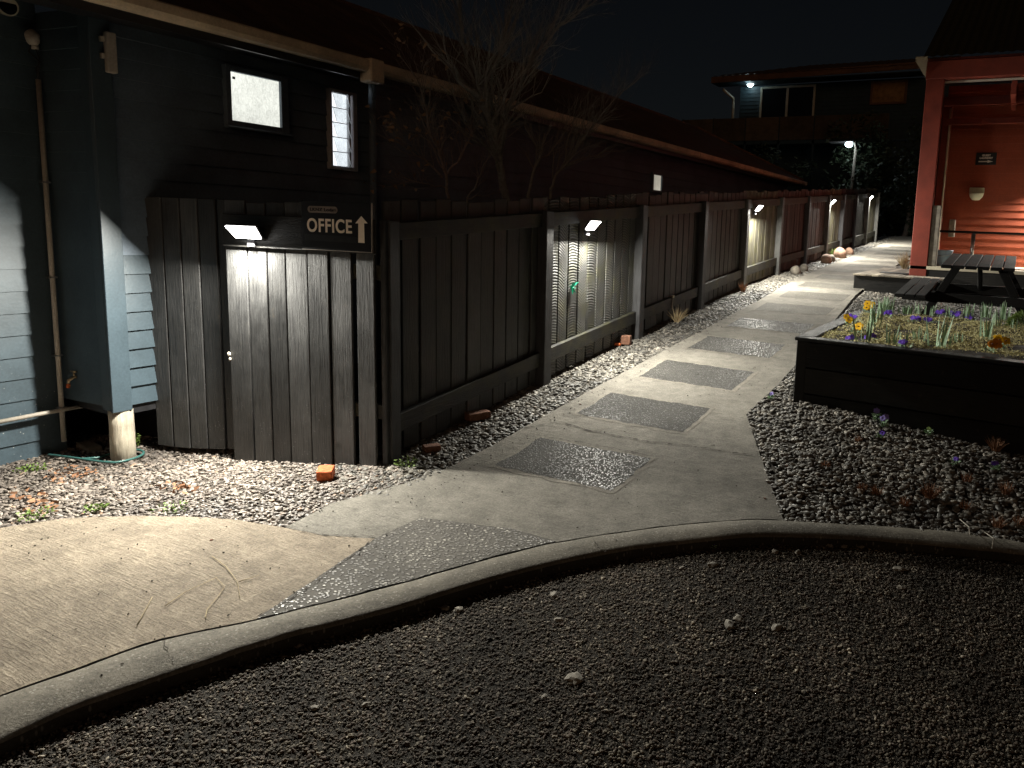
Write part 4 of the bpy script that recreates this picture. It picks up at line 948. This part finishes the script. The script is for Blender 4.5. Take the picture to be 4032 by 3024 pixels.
# ------------------------------------------------------------------ picnic table
tb = thing('picnic_table', (-.4, 9.9, gz(-.4, 9.9)), 'black timber picnic table with attached benches by the red building', 'picnic table')
zt0, zt1 = 1.42, 1.53; Y0, Y1 = 9.2, 10.75
def tz_(y, h=0): return zt0+(zt1-zt0)*(y-Y0)/(Y1-Y0)+h
mb = MB(); nbp = 6; X0, X1 = -.78, .0
for k in range(nbp):
    xa = X0+(X1-X0)*k/nbp+.006; xb = X0+(X1-X0)*(k+1)/nbp-.006; ja = rnd.uniform(-.02, .02)
    mb.hexa([(xa, Y0+ja, tz_(Y0, -.04)), (xb, Y0+ja, tz_(Y0, -.04)), (xb, Y1, tz_(Y1, -.04)), (xa, Y1, tz_(Y1, -.04))], [(xa, Y0+ja, tz_(Y0)), (xb, Y0+ja, tz_(Y0)), (xb, Y1, tz_(Y1)), (xa, Y1, tz_(Y1))])
obj('tabletop', mb, m_blacky, tb, .006)
for sx0 in (-1.21, .24):
    mb = MB()
    for k in range(3):
        xa = sx0+.115*k; ya, yb = 8.85, 10.5
        mb.hexa([(xa, ya, tz_(ya, -.36)), (xa+.107, ya, tz_(ya, -.36)), (xa+.107, yb, tz_(yb, -.36)), (xa, yb, tz_(yb, -.36))], [(xa, ya, tz_(ya, -.32)), (xa+.107, ya, tz_(ya, -.32)), (xa+.107, yb, tz_(yb, -.32)), (xa, yb, tz_(yb, -.32))])
    obj('bench_seat', mb, m_blacky, tb, .005)
for y in (9.45, 10.4):
    mb = MB(); z = gz(-.4, y); zt2 = tz_(y, -.042)
    mb.box((-1.2, y-.022, tz_(y, -.47)), (.56, y+.022, tz_(y, -.362))); obj('cross_beam', mb, m_blacky, tb, .004)
    for s in (-1, 1):
        mb = MB(); xc = -.38; a = xc+s*.24; b = xc+s*.62
        mb.hexa([(b-.05, y+.024, z-.02), (b+.05, y+.024, z-.02), (b+.05, y+.068, z-.02), (b-.05, y+.068, z-.02)], [(a-.05, y+.024, zt2), (a+.05, y+.024, zt2), (a+.05, y+.068, zt2), (a-.05, y+.068, zt2)]); obj('leg', mb, m_blacky, tb, .004)
mb = MB(); mb.tube([(-.38, 9.7, tz_(9.7, -.05)), (-.38, 10.35, tz_(10.35, -.4))], .03, 6); obj('brace', mb, m_blacky, tb)

# ------------------------------------------------------------------ deck step
dk = thing('deck_step', (-1.85, 12, .9), 'low weathered timber deck step beside the red building post', 'deck')
DZ = 1.13; _a = EYE+ray(3360, 1077)*((DZ-H)/ray(3360, 1077).z); _b = EYE+ray(3436, 1051)*((DZ-H)/ray(3436, 1051).z); DY = _a.y; DX = _a.x
mb = MB(); x = DX
while x < -1.0:
    yb = _b.y if x < -1.6 else 12.2
    mb.box((x, DY, DZ-.025), (x+.088, yb, DZ)); x += .094
obj('deck_boards', mb, m_deck, dk, .003)
mb = MB(); mb.box((DX+.01, DY+.03, .72), (-1.0, DY+.07, DZ-.028)); mb.box((DX+.01, DY+.09, .76), (DX+.05, _b.y-.05, DZ-.028)); obj('skirt', mb, m_black, dk, .004)
mb = MB(); mb.box((-1.95, DY+.7, DZ+.002), (-1.52, DY+1.05, DZ+.012)); o = obj('door_mat', mb, m_dark); tag(o, 'dark door mat lying on the weathered deck step', 'mat')

# ------------------------------------------------------------------ red building
rbld = thing('red_building', (0, 14, 1.2), 'red weatherboard building with an open porch at the right', 'building')
YP = 12.3; YWr = 14.0
mb = MB(); siding(mb, (-1.32, YWr), (4.5, YWr), 1.25, 4.3, .122, (0, -1), .014); obj('wall', mb, m_red, rbld)
mb = MB(); mb.box((-1.49, YP, .9), (-1.235, YP+.12, 4.10)); obj('porch_post', mb, m_redtrim, rbld, .008)
mb = MB(); mb.box((-1.36, YWr-.16, 1.25), (-1.22, YWr-.02, 4.0)); obj('wall_corner_board', mb, m_redtrim, rbld, .006)
mb = MB(); mb.box((-1.50, YP-.02, 4.10), (4.5, YP+.10, 4.36)); obj('porch_beam', mb, m_redtrim, rbld, .006)
mb = MB(); mb.box((-1.24, YP+.12, 4.055), (4.5, YP+.14, 4.085)); obj('reflection_strip', mb, m_white, rbld)  # pale strip painted as the light reflected under the beam
mb = MB(); mb.box((-1.3, YP+.9, 3.84), (4.5, YP+.94, 3.98)); mb.box((-1.3, YP+1.3, 3.60), (4.5, YP+1.33, 3.70)); obj('porch_rafter', mb, m_redtrim, rbld, .004)
mb = MB()
for x in (-.32, .7): mb.box((x, YP+.12, 3.85), (x+.07, YWr-.05, 4.05))
obj('ceiling_joist', mb, m_redtrim, rbld, .004)
mb = MB(); mb.box((-1.5, YP, 4.37), (4.5, YWr+.3, 4.40)); obj('porch_ceiling', mb, m_redtrim, rbld)
mb = MB(); nrr = 90
for k in range(nrr):
    xa = -1.55+6*k/nrr; xb = -1.55+6*(k+1)/nrr; d1, d2 = .02*(k % 2), .02*((k+1) % 2)
    mb.add([(xa, YP-.12, 4.40+d1), (xb, YP-.12, 4.40+d2), (xb, YP+4.5, 6.8+d2), (xa, YP+4.5, 6.8+d1)], [(0, 1, 2, 3)], .5)
obj('roof', mb, m_roofdark if 'm_roofdark' in globals() else simple('dark_olive_roof', (.05, .045, .02), .7), rbld)
mb = MB(); mb.hexa([(-1.66, YP-.10, 4.36), (-1.50, YP-.10, 4.12), (-1.50, YP-.04, 4.12), (-1.66, YP-.04, 4.36)], [(-1.66, YP-.10, 4.42), (-1.49, YP-.10, 4.42), (-1.49, YP-.04, 4.42), (-1.66, YP-.04, 4.42)]); obj('gutter_end', mb, m_cream, rbld)
mb = MB(); mb.tube([(-1.245, YWr-.2, 3.9), (-1.235, YWr-.2, 3.5), (-1.235, YWr-.2, 1.3)], .016, 8); obj('conduit', mb, m_cream, rbld, smooth=True)
mb = MB(); mb.box((-1.49, YP+.0, 1.23), (4.5, YWr, 1.285)); obj('porch_floor', mb, m_cream, rbld, .004)
mb = MB(); mb.box((-1.24, YP+.02, .9), (4.5, YP+.05, 1.228)); obj('floor_skirt', mb, m_black, rbld)
mb = MB(); mb.box((-1.235, YP+.03, 1.29), (-1.11, YP+.14, 2.22)); mb.box((-1.10, YWr-.12, 1.75), (-1.0, YWr-.02, 2.05)); obj('meter_box', mb, m_rockg, rbld, .01)
mb = MB(); mb.box((-1.50, YP+.12, .9), (-1.46, 18, 4.3)); obj('side_wall', mb, m_redtrim, rbld)
# laundry sign
a = ony(3845, 601, YWr-.03); b = ony(3921, 649, YWr-.03)
ls = thing('laundry_sign', (a+b)/2, 'small black sign pointing right to the guest laundry on the red wall', 'sign')
x0, x1, z0, z1 = a.x, b.x, b.z, a.z; yS = YWr-.03
mb = MB(); mb.box((x0, yS, z0), (x1, yS+.01, z1)); obj('board', mb, m_signblk, ls, .004)
MX = Matrix(((1, 0, 0, 0), (0, 0, -1, 0), (0, 1, 0, 0), (0, 0, 0, 1)))
m_wtxt = simple('white_lettering', (.75, .72, .66), .6, .05, 20, 0)
def wallt(s, cx, z, size):
    M = MX.copy(); M.translation = (cx, yS-.004, z); text_mesh(s, size, .0025, M, m_wtxt, 'lettering', ls, align='CENTER')
W_, H_ = x1-x0, z1-z0
wallt('GUEST', (x0+x1)/2, z0+H_*.70, H_*.20); wallt('LAUNDRY', (x0+x1)/2, z0+H_*.49, H_*.20)
ax0, ax1, az = x0+W_*.14, x1-W_*.15, z0+H_*.27; hh = H_*.06; y_ = yS-.004
mb = MB(); mb.add([(ax0, y_, az-hh*.8), (ax1-W_*.25, y_, az-hh*.8), (ax1-W_*.25, y_, az+hh*.8), (ax0, y_, az+hh*.8), (ax1-W_*.27, y_, az-hh*1.9), (ax1, y_, az), (ax1-W_*.27, y_, az+hh*1.9)], [(0, 1, 2, 3), (4, 5, 6)]); obj('arrow', mb, m_wtxt, ls)
# pale wall fitting
a = ony(3818, 738, YWr-.05); b = ony(3872, 790, YWr-.05); c = (a+b)/2; wf = thing('wall_fitting', c, 'pale unlit bowl-shaped fitting on the red wall below the laundry sign', 'wall light')
hw = (b.x-a.x)/2; hh = (a.z-b.z)/2
mb = MB(); mb.box((c.x-hw, YWr-.06, c.z+hh*.1), (c.x+hw, YWr-.02, c.z+hh)); obj('back_plate', mb, m_notice, wf, .01)
mb = MB(); pr_ = [(0, -hh), (hw*.5, -hh*.95), (hw*.85, -hh*.5), (hw*1.0, 0), (hw*1.0, hh*.08), (0, hh*.08)]; mb.lathe((c.x, YWr-.09, c.z), [(r_*1., z_) for r_, z_ in pr_], 20)
mb.v = [Vector((v.x, YWr-.03+min(0, (v.y-YWr+.03))*.8, v.z)) if v.y > YWr-.03 else v for v in mb.v]; obj('bowl', mb, m_notice, wf, smooth=True)
# bar table on the porch
YL = 13.3; a = ony(3674, 905, YL); zt3 = a.z
bt = thing('bar_table', (.6, YL, 1.29), 'narrow dark bar table with a steel leg on the red porch', 'table')
mb = MB(); mb.box((a.x, YL-.15, zt3-.035), (2.6, YL+.2, zt3)); obj('tabletop', mb, m_blacky, bt, .005)
p = ony(3833, 930, YL)
for x in (p.x, p.x+1.7):
    mb = MB(); mb.tube([(x, YL, 1.29), (x, YL, zt3-.036)], .032, 12); mb.lathe((x, YL, 1.29), [(0.16, 0), (.16, .012), (.03, .02)], 20); obj('leg', mb, m_steel, bt, smooth=True)
# bucket
p = ony(3714, 1012, 12.75); bk = thing('bucket', (p.x, 12.75, 1.287), 'pale blue plastic bucket on the porch floor', 'bucket')
mb = MB(); mb.lathe((p.x, 12.75, 1.287), [(0, 0), (.10, 0), (.105, .01), (.135, .235), (.145, .24), (.145, .25), (.13, .25), (.10, .02), (0, .02)], 28); obj('shell', mb, m_bucket, bk, smooth=True)
mb = MB(); mb.tube([(p.x-.14, 12.75, 1.52), (p.x-.12, 12.65, 1.47), (p.x, 12.6, 1.44), (p.x+.12, 12.65, 1.47), (p.x+.14, 12.75, 1.52)], .004, 6); obj('handle', mb, m_steel, bk)
# porch light out of frame on the right
solar_lamp((.55, YWr-.02, 2.62), (0, -1, 0), 'lit solar lamp on the red wall right of the laundry sign', w=.22, power=130, tilt=12, spread=150)

# ------------------------------------------------------------------ marker stake
p = ong(2640, 1270); q = onx(2650, 1172, p.x); st = thing('garden_stake', p, 'thin stake with a pale cap beside the straw tuft', 'stake')
mb = MB(); mb.tube([p, q], .008, 8); obj('stem', mb, m_rockg, st); mb = MB(); mb.tube([q, q+Vector((0, 0, .03))], .018, 10); obj('cap', mb, m_cream, st)

# ------------------------------------------------------------------ bare trees
def grow(mb, p, d, r, L, depth, rng, up=.12, spread=.6):
    n = 4; pts = [p.copy()]; rad = [r]; q = p.copy(); dd = d.normalized()
    for i in range(n):
        dd = (dd+Vector((rng.uniform(-1, 1), rng.uniform(-1, 1), rng.uniform(-1, 1)))*.20+Vector((0, 0, up*.3))).normalized()
        q = q+dd*(L/n); pts.append(q.copy()); rad.append(r*(1-.42*(i+1)/n))
    mb.tube(pts, rad, 7 if r > .012 else (5 if r > .005 else 3), cap=False)
    if depth <= 0: return
    for k in range(rng.choice((2, 3, 4))):
        i = rng.choice((2, 3, 4)) if k else 4
        axis = Vector((rng.uniform(-1, 1), rng.uniform(-1, 1), rng.uniform(-.3, .6))).normalized()
        nd = (dd+axis*spread).normalized(); grow(mb, pts[i], nd, rad[i]*rng.uniform(.55, .75), L*rng.uniform(.62, .85), depth-1, rng, up, spread)
def limb(mb, pxs, x, r0, r1, rng, depth=3, L=.5, spread=.6, side=2):
    L *= .85; side += 1
    P = [onx(a, b, x+i*.04) for i, (a, b) in enumerate(pxs)]; n = len(P)
    Q = []; 
    for a, b in zip(P, P[1:]):
        Q += [a.lerp(b, j/3)+Vector((rng.uniform(-1, 1), rng.uniform(-1, 1), rng.uniform(-1, 1)))*.012 for j in range(3)]
    Q.append(P[-1]); rad = [r0+(r1-r0)*i/(len(Q)-1) for i in range(len(Q))]
    mb.tube(Q, rad, 8, cap=False)
    for i in range(2, len(Q)):
        for _ in range(side if i > 3 else 1):
            d = (Q[i]-Q[i-1]).normalized()+Vector((rng.uniform(-1, 1), rng.uniform(-1, 1), rng.uniform(-.2, .9)))*spread
            grow(mb, Q[i], d, rad[i]*.5, L*rng.uniform(.6, 1.1), depth-1, rng)
    grow(mb, Q[-1], Q[-1]-Q[-2], rad[-1], L, depth, rng)
rg = random.Random(3)
def tree(name, base_px, x, limbs, label, mat, leaves=0):
    b = onx(*base_px, x); t = thing(name, (b.x, b.y, gz(b.x, b.y)), label, 'tree', None)
    mb = MB(); g0 = Vector((b.x, b.y, gz(b.x, b.y)-.05)); mb.tube([g0, g0.lerp(b, .5)+Vector((0, .02, 0)), b], [limbs[0][1]*1.25, limbs[0][1]*1.1, limbs[0][1]], 9, cap=False); obj('trunk', mb, mat, t, smooth=True)
    mb = MB()
    for pxs, r0, r1, dep, L, side in limbs: limb(mb, pxs, x, r0, r1, rg, dep, L, .65, side)
    obj('branches', mb, mat, t, smooth=True)
    if leaves:
        lm = MB(); cand = mb.v
        for k in range(leaves):
            q = rg.choice(cand); lm.blade(q, (rg.uniform(-1, 1), rg.uniform(-1, 1), rg.uniform(-1, .3)), rg.uniform(.03, .06), rg.uniform(.015, .03), .6, 3)
        obj('dead_leaves', lm, m_leafdead, t)
    return t
tree('bare_tree', (1994, 781), -4.7, [([(1994, 781), (1975, 700), (1962, 624), (1952, 560), (1935, 488), (1905, 420), (1886, 380)], .042, .022, 3, .55, 1),
    ([(1886, 380), (1900, 340), (1950, 260), (1990, 150), (2010, 40)], .022, .008, 3, .5, 2), ([(1886, 380), (1880, 300), (1830, 200), (1810, 60)], .018, .007, 3, .5, 1),
    ([(1945, 500), (1975, 450), (2030, 380), (2060, 300), (2120, 200), (2200, 110), (2300, 30)], .024, .007, 3, .5, 2), ([(1962, 620), (1900, 560), (1830, 480), (1790, 380)], .015, .006, 3, .4, 1)],
    'tallest bare tree with forked trunk behind the fence', m_bark)
tree('bare_tree', (2081, 775), -4.6, [([(2081, 775), (2095, 690), (2120, 630), (2125, 590), (2098, 552)], .016, .006, 2, .35, 1), ([(2120, 625), (2160, 610), (2200, 560), (2240, 500)], .010, .004, 2, .4, 2)],
    'small bare sapling just right of the tallest tree', m_bark)
tree('bare_tree', (2168, 752), -4.5, [([(2168, 752), (2190, 690), (2230, 640), (2275, 580), (2330, 500), (2400, 410), (2480, 340)], .016, .004, 3, .38, 2), ([(2215, 655), (2290, 625), (2380, 600), (2460, 590)], .008, .003, 2, .35, 2), ([(2230, 640), (2230, 560), (2260, 470), (2330, 420)], .008, .003, 2, .35, 1)],
    'leaning bare tree whose twigs reach over the second lamp', m_bark)
tree('bare_shrub', (1765, 780), -4.7, [([(1765, 780), (1755, 690), (1735, 610), (1700, 540), (1680, 440), (1655, 340)], .014, .005, 3, .32, 2), ([(1755, 690), (1800, 640), (1840, 560), (1870, 460)], .010, .004, 3, .32, 2), ([(1740, 700), (1690, 640), (1620, 600), (1560, 560)], .009, .003, 3, .28, 2), ([(1760, 740), (1690, 730), (1620, 710), (1560, 730)], .007, .003, 2, .25, 2)],
    'twiggy shrub with a few dead leaves above the first fence bay', m_barkd, 170)
tree('bare_shrub', (1840, 785), -4.4, [([(1840, 785), (1870, 740), (1890, 700), (1910, 640)], .008, .003, 2, .25, 1), ([(1840, 785), (1880, 770), (1930, 765)], .006, .003, 2, .2, 1)],
    'low twig cluster right of the leafy shrub above the fence top', m_bark, 0)

# ------------------------------------------------------------------ far house, far lamp post, dark trees
YF = 32
fh = thing('far_house', (-8, YF, 2), 'dark two storey house with a balcony and outdoor light beyond the fence', 'house')
def fy(px, py, y=YF): return ony(px, py, y)
eL, eR = fy(2800, 322, YF-1), fy(3640, 262, YF-1)
zE = 8.05
mb = MB(); siding(mb, (-11.6, YF), (-2, YF), 5.6, 8.0, .16, (0, -1), .02); obj('upper_wall', mb, m_fardark, fh)
mb = MB(); mb.box((-13, YF+.1, 1.6), (-2, YF+5, 5.6)); obj('lower_wall', mb, m_fardark, fh)
p0, p1 = fy(2800, 322, YF-1), fy(3640, 262, YF-1)
mb = MB(); mb.hexa([(p0.x, YF-1, p0.z-.06), (p1.x, YF-1, p1.z-.06), (p1.x, YF-.95, p1.z-.06), (p0.x, YF-.95, p0.z-.06)], [(p0.x, YF-1, p0.z+.2), (p1.x, YF-1, p1.z+.2), (p1.x, YF-.95, p1.z+.2), (p0.x, YF-.95, p0.z+.2)]); obj('fascia', mb, m_fascia, fh, .01)
mb = MB(); nk = 60
for k in range(nk):
    xa, xb = p0.x-.1+(p1.x-p0.x+1)*k/nk, p0.x-.1+(p1.x-p0.x+1)*(k+1)/nk; d1, d2 = .03*(k % 2), .03*((k+1) % 2); ff_ = max(0, min(1, (xa-p0.x)/3.)); fb_ = max(0, min(1, (xb-p0.x)/3.))
    mb.add([(xa, YF-1.05, p0.z+.2+d1), (xb, YF-1.05, p0.z+.2+d2), (xb, YF-1.05+5*fb_, p0.z+.2+1.3*fb_+d2), (xa, YF-1.05+5*ff_, p0.z+.2+1.3*ff_+d1)], [(0, 1, 2, 3)], .5)
obj('roof', mb, m_roof, fh)
mb = MB(); mb.box((p0.x, YF-.95, p0.z-.05), (p1.x, YF-.01, p0.z-.02)); obj('soffit', mb, m_fardark, fh)
def fwin(x0, x1, z0, z1, mid, pane, fm=m_fascia):
    f = MB(); t = .09
    f.box((x0-t, YF-.08, z0-t), (x0, YF-.03, z1+t)); f.box((x1, YF-.08, z0-t), (x1+t, YF-.03, z1+t)); f.box((x0, YF-.08, z1), (x1, YF-.03, z1+t)); f.box((x0, YF-.08, z0-t), (x1, YF-.03, z0))
    if mid: f.box(((x0+x1)/2-.05, YF-.079, z0), ((x0+x1)/2+.05, YF-.031, z1))
    w = obj('window', f, fm, fh, .004); q = MB(); q.box((x0, YF-.05, z0), (x1, YF-.045, z1)); obj('pane', q, pane, w); return w
a = fy(3005, 352); b = fy(3200, 425); fwin(a.x, b.x, b.z-.4, a.z, True, m_darkglass, m_cream)
a = fy(3440, 330); b = fy(3560, 400); fwin(a.x, b.x, b.z, a.z, False, simple('amber_curtain', (.30, .16, .06), .9, .3, 8))
bal = MB(); a = fy(2690, 445, YF-1.4); b = fy(3500, 520, YF-1.4); nb2 = 6
zb0, zb1 = 5.5, 6.45
for k in range(nb2):
    xa = a.x+(b.x-a.x)*k/nb2; xb = a.x+(b.x-a.x)*(k+1)/nb2-.04
    bal.box((xa, YF-1.4, zb0), (xb, YF-1.36, zb1))
obj('balcony_panel', bal, m_balc, fh, .01)
for k in range(nb2+1):
    mb = MB(); xa = a.x+(b.x-a.x)*k/nb2; mb.box((xa-.06, YF-1.36, 1.5), (xa+.02, YF-1.28, zb1+.03)); obj('balcony_post', mb, m_fardark, fh)
mb = MB(); mb.box((a.x, YF-1.36, zb0-.15), (b.x, YF, zb0)); obj('balcony_floor', mb, m_fardark, fh)
p = fy(2955, 325, YF-.25); mb = MB(); mb.blob(p, .16, .10, .20, 1, .05, 3); bu = obj('outdoor_light', mb, m_led2, fh, smooth=True)
mb = MB(); mb.box((p.x-.06, YF-.2, p.z-.1), (p.x+.06, YF-.02, p.z+.2)); obj('bracket', mb, m_dark, bu)
li = bpy.data.lights.new('outdoor_light', 'POINT'); li.energy = 22; li.color = (.55, .85, 1); li.shadow_soft_size = .2; lo = bpy.data.objects.new('house_light', li); COL.objects.link(lo); lo.location = p+Vector((0, -.35, 0))
a = fy(2895, 335); mb = MB(); mb.tube([(a.x-.2, YF-.9, 7.75), (a.x, YF-.15, 7.5), (a.x, YF-.1, 7.2), (a.x, YF-.1, 5.7)], .06, 8); obj('downpipe', mb, m_cream, fh, smooth=True)
# lamp post
YQ = 27; a = ony(3346, 570, YQ); b = ony(3346, 745, YQ); lp = thing('lamp_post', (b.x, YQ, g(YQ)), 'lit street lamp on a thin pole beyond the end of the fence', 'street lamp')
mb = MB(); mb.tube([(b.x, YQ, g(YQ)-.2), (a.x+.22, YQ, a.z-.15)], .05, 8); obj('pole', mb, m_rockg, lp, smooth=True)
mb = MB(); mb.tube([(a.x+.22, YQ, a.z-.15), (a.x+.15, YQ, a.z+.1), (a.x, YQ-.1, a.z+.12)], .035, 8); obj('arm', mb, m_rockg, lp)
mb = MB(); mb.blob((a.x, YQ-.12, a.z), .13, .13, .10, 4, .1, 3); obj('lamp_head', mb, m_led2, lp, smooth=True)
mb = MB(); mb.hexa([(a.x-.7, YQ-.2, a.z+.07), (a.x+.15, YQ-.2, a.z+.07), (a.x+.15, YQ+.3, a.z+.07), (a.x-.7, YQ+.3, a.z+.07)], [(a.x-.7, YQ-.2, a.z+.1), (a.x+.15, YQ-.2, a.z+.1), (a.x+.15, YQ+.3, a.z+.1), (a.x-.7, YQ+.3, a.z+.1)]); obj('solar_panel', mb, m_steel, lp)
li = bpy.data.lights.new('lamp_post_light', 'POINT'); li.energy = 12; li.color = (.85, .93, 1); li.shadow_soft_size = .1; lo = bpy.data.objects.new('post_light', li); COL.objects.link(lo); lo.location = (a.x, YQ-.35, a.z-.1)
# leafy masses
def bush(name, c, rx, ry, rz, n, label, cat, trunk=.1, size=.16, ground=None):
    c = Vector(c); t = thing(name, (c.x, c.y, gz(c.x, c.y)), label, cat); mb = MB(); r2 = random.Random(int(c.x*100)+n)
    mb.tube([(c.x, c.y, gz(c.x, c.y)-.2), (c.x+.1, c.y, c.z*.6+.4), (c.x, c.y, c.z+rz*.3)], [trunk, trunk*.8, trunk*.3], 8); obj('trunk', mb, m_barkd, t, smooth=True)
    mb = MB(); cl = [(Vector((r2.gauss(0, .5), r2.gauss(0, .5), r2.gauss(0, .5))), r2.uniform(.25, .45)) for _ in range(34)]
    for k in range(n):
        o_, s = r2.choice(cl); v = Vector((r2.gauss(0, 1), r2.gauss(0, 1), r2.gauss(0, 1))).normalized()*s*r2.random()**.4+o_
        q = c+Vector((v.x*rx, v.y*ry, v.z*rz)); mb.blade(q, (r2.uniform(-1, 1), r2.uniform(-1, 1), r2.uniform(-.6, .8)), size*r2.uniform(.6, 1.3), size*.4, .3, 2, r2.random())
    obj('crown', mb, m_hedge, t); return t
bush('evergreen_tree', (-3.6, 27.5, 3.2), 1.4, 1.2, 2.6, 5200, 'dark evergreen tree closing the view at the end of the path', 'tree')
bush('evergreen_tree', (-1.6, 28.5, 3.4), 1.7, 1.4, 2.8, 5200, 'dark evergreen tree between the path end and the red post', 'tree')
bush('evergreen_tree', (-5.2, 28.2, 3.7), 1.5, 1.2, 1.7, 4200, 'dark bushy tree behind the lit street lamp', 'tree')
bush('evergreen_tree', (-9.5, 29.0, 2.9), 2.2, 1.3, 1.7, 4500, 'low dark tree in front of the balcony at the left', 'tree')

# ------------------------------------------------------------------ light
w = bpy.data.worlds.new('World'); sc.world = w; w.use_nodes = True; nt = w.node_tree; bg = nt.nodes['Background']
sky = nt.nodes.new('ShaderNodeTexSky'); sky.sky_type = 'NISHITA'; sky.sun_disc = False; sky.sun_elevation = R(28); sky.sun_rotation = R(150); sky.altitude = 50
hs = nt.nodes.new('ShaderNodeHueSaturation'); hs.inputs['Saturation'].default_value = .6; nt.links.new(sky.outputs[0], hs.inputs['Color']); nt.links.new(hs.outputs[0], bg.inputs[0])
bg.inputs[1].default_value = .0008
sn = bpy.data.lights.new('sun', 'SUN'); sn.energy = .11; sn.angle = R(25); sn.color = (1, .60, .34)
so = bpy.data.objects.new('distant_lamp_glow', sn); COL.objects.link(so)
dirv = Vector((-.42, .80, -.24)); so.rotation_euler = dirv.to_track_quat('-Z', 'Y').to_euler()
sc.view_settings.view_transform = 'Standard'; sc.view_settings.look = 'None'; sc.view_settings.exposure = 0; sc.view_settings.gamma = 1
sc.render.engine = 'CYCLES'
cy = sc.cycles; cy.use_denoising = True; cy.max_bounces = 5; cy.diffuse_bounces = 3; cy.glossy_bounces = 3; cy.transmission_bounces = 4; cy.sample_clamp_indirect = 3
try: cy.denoiser = 'OPENIMAGEDENOISE'
except Exception: pass
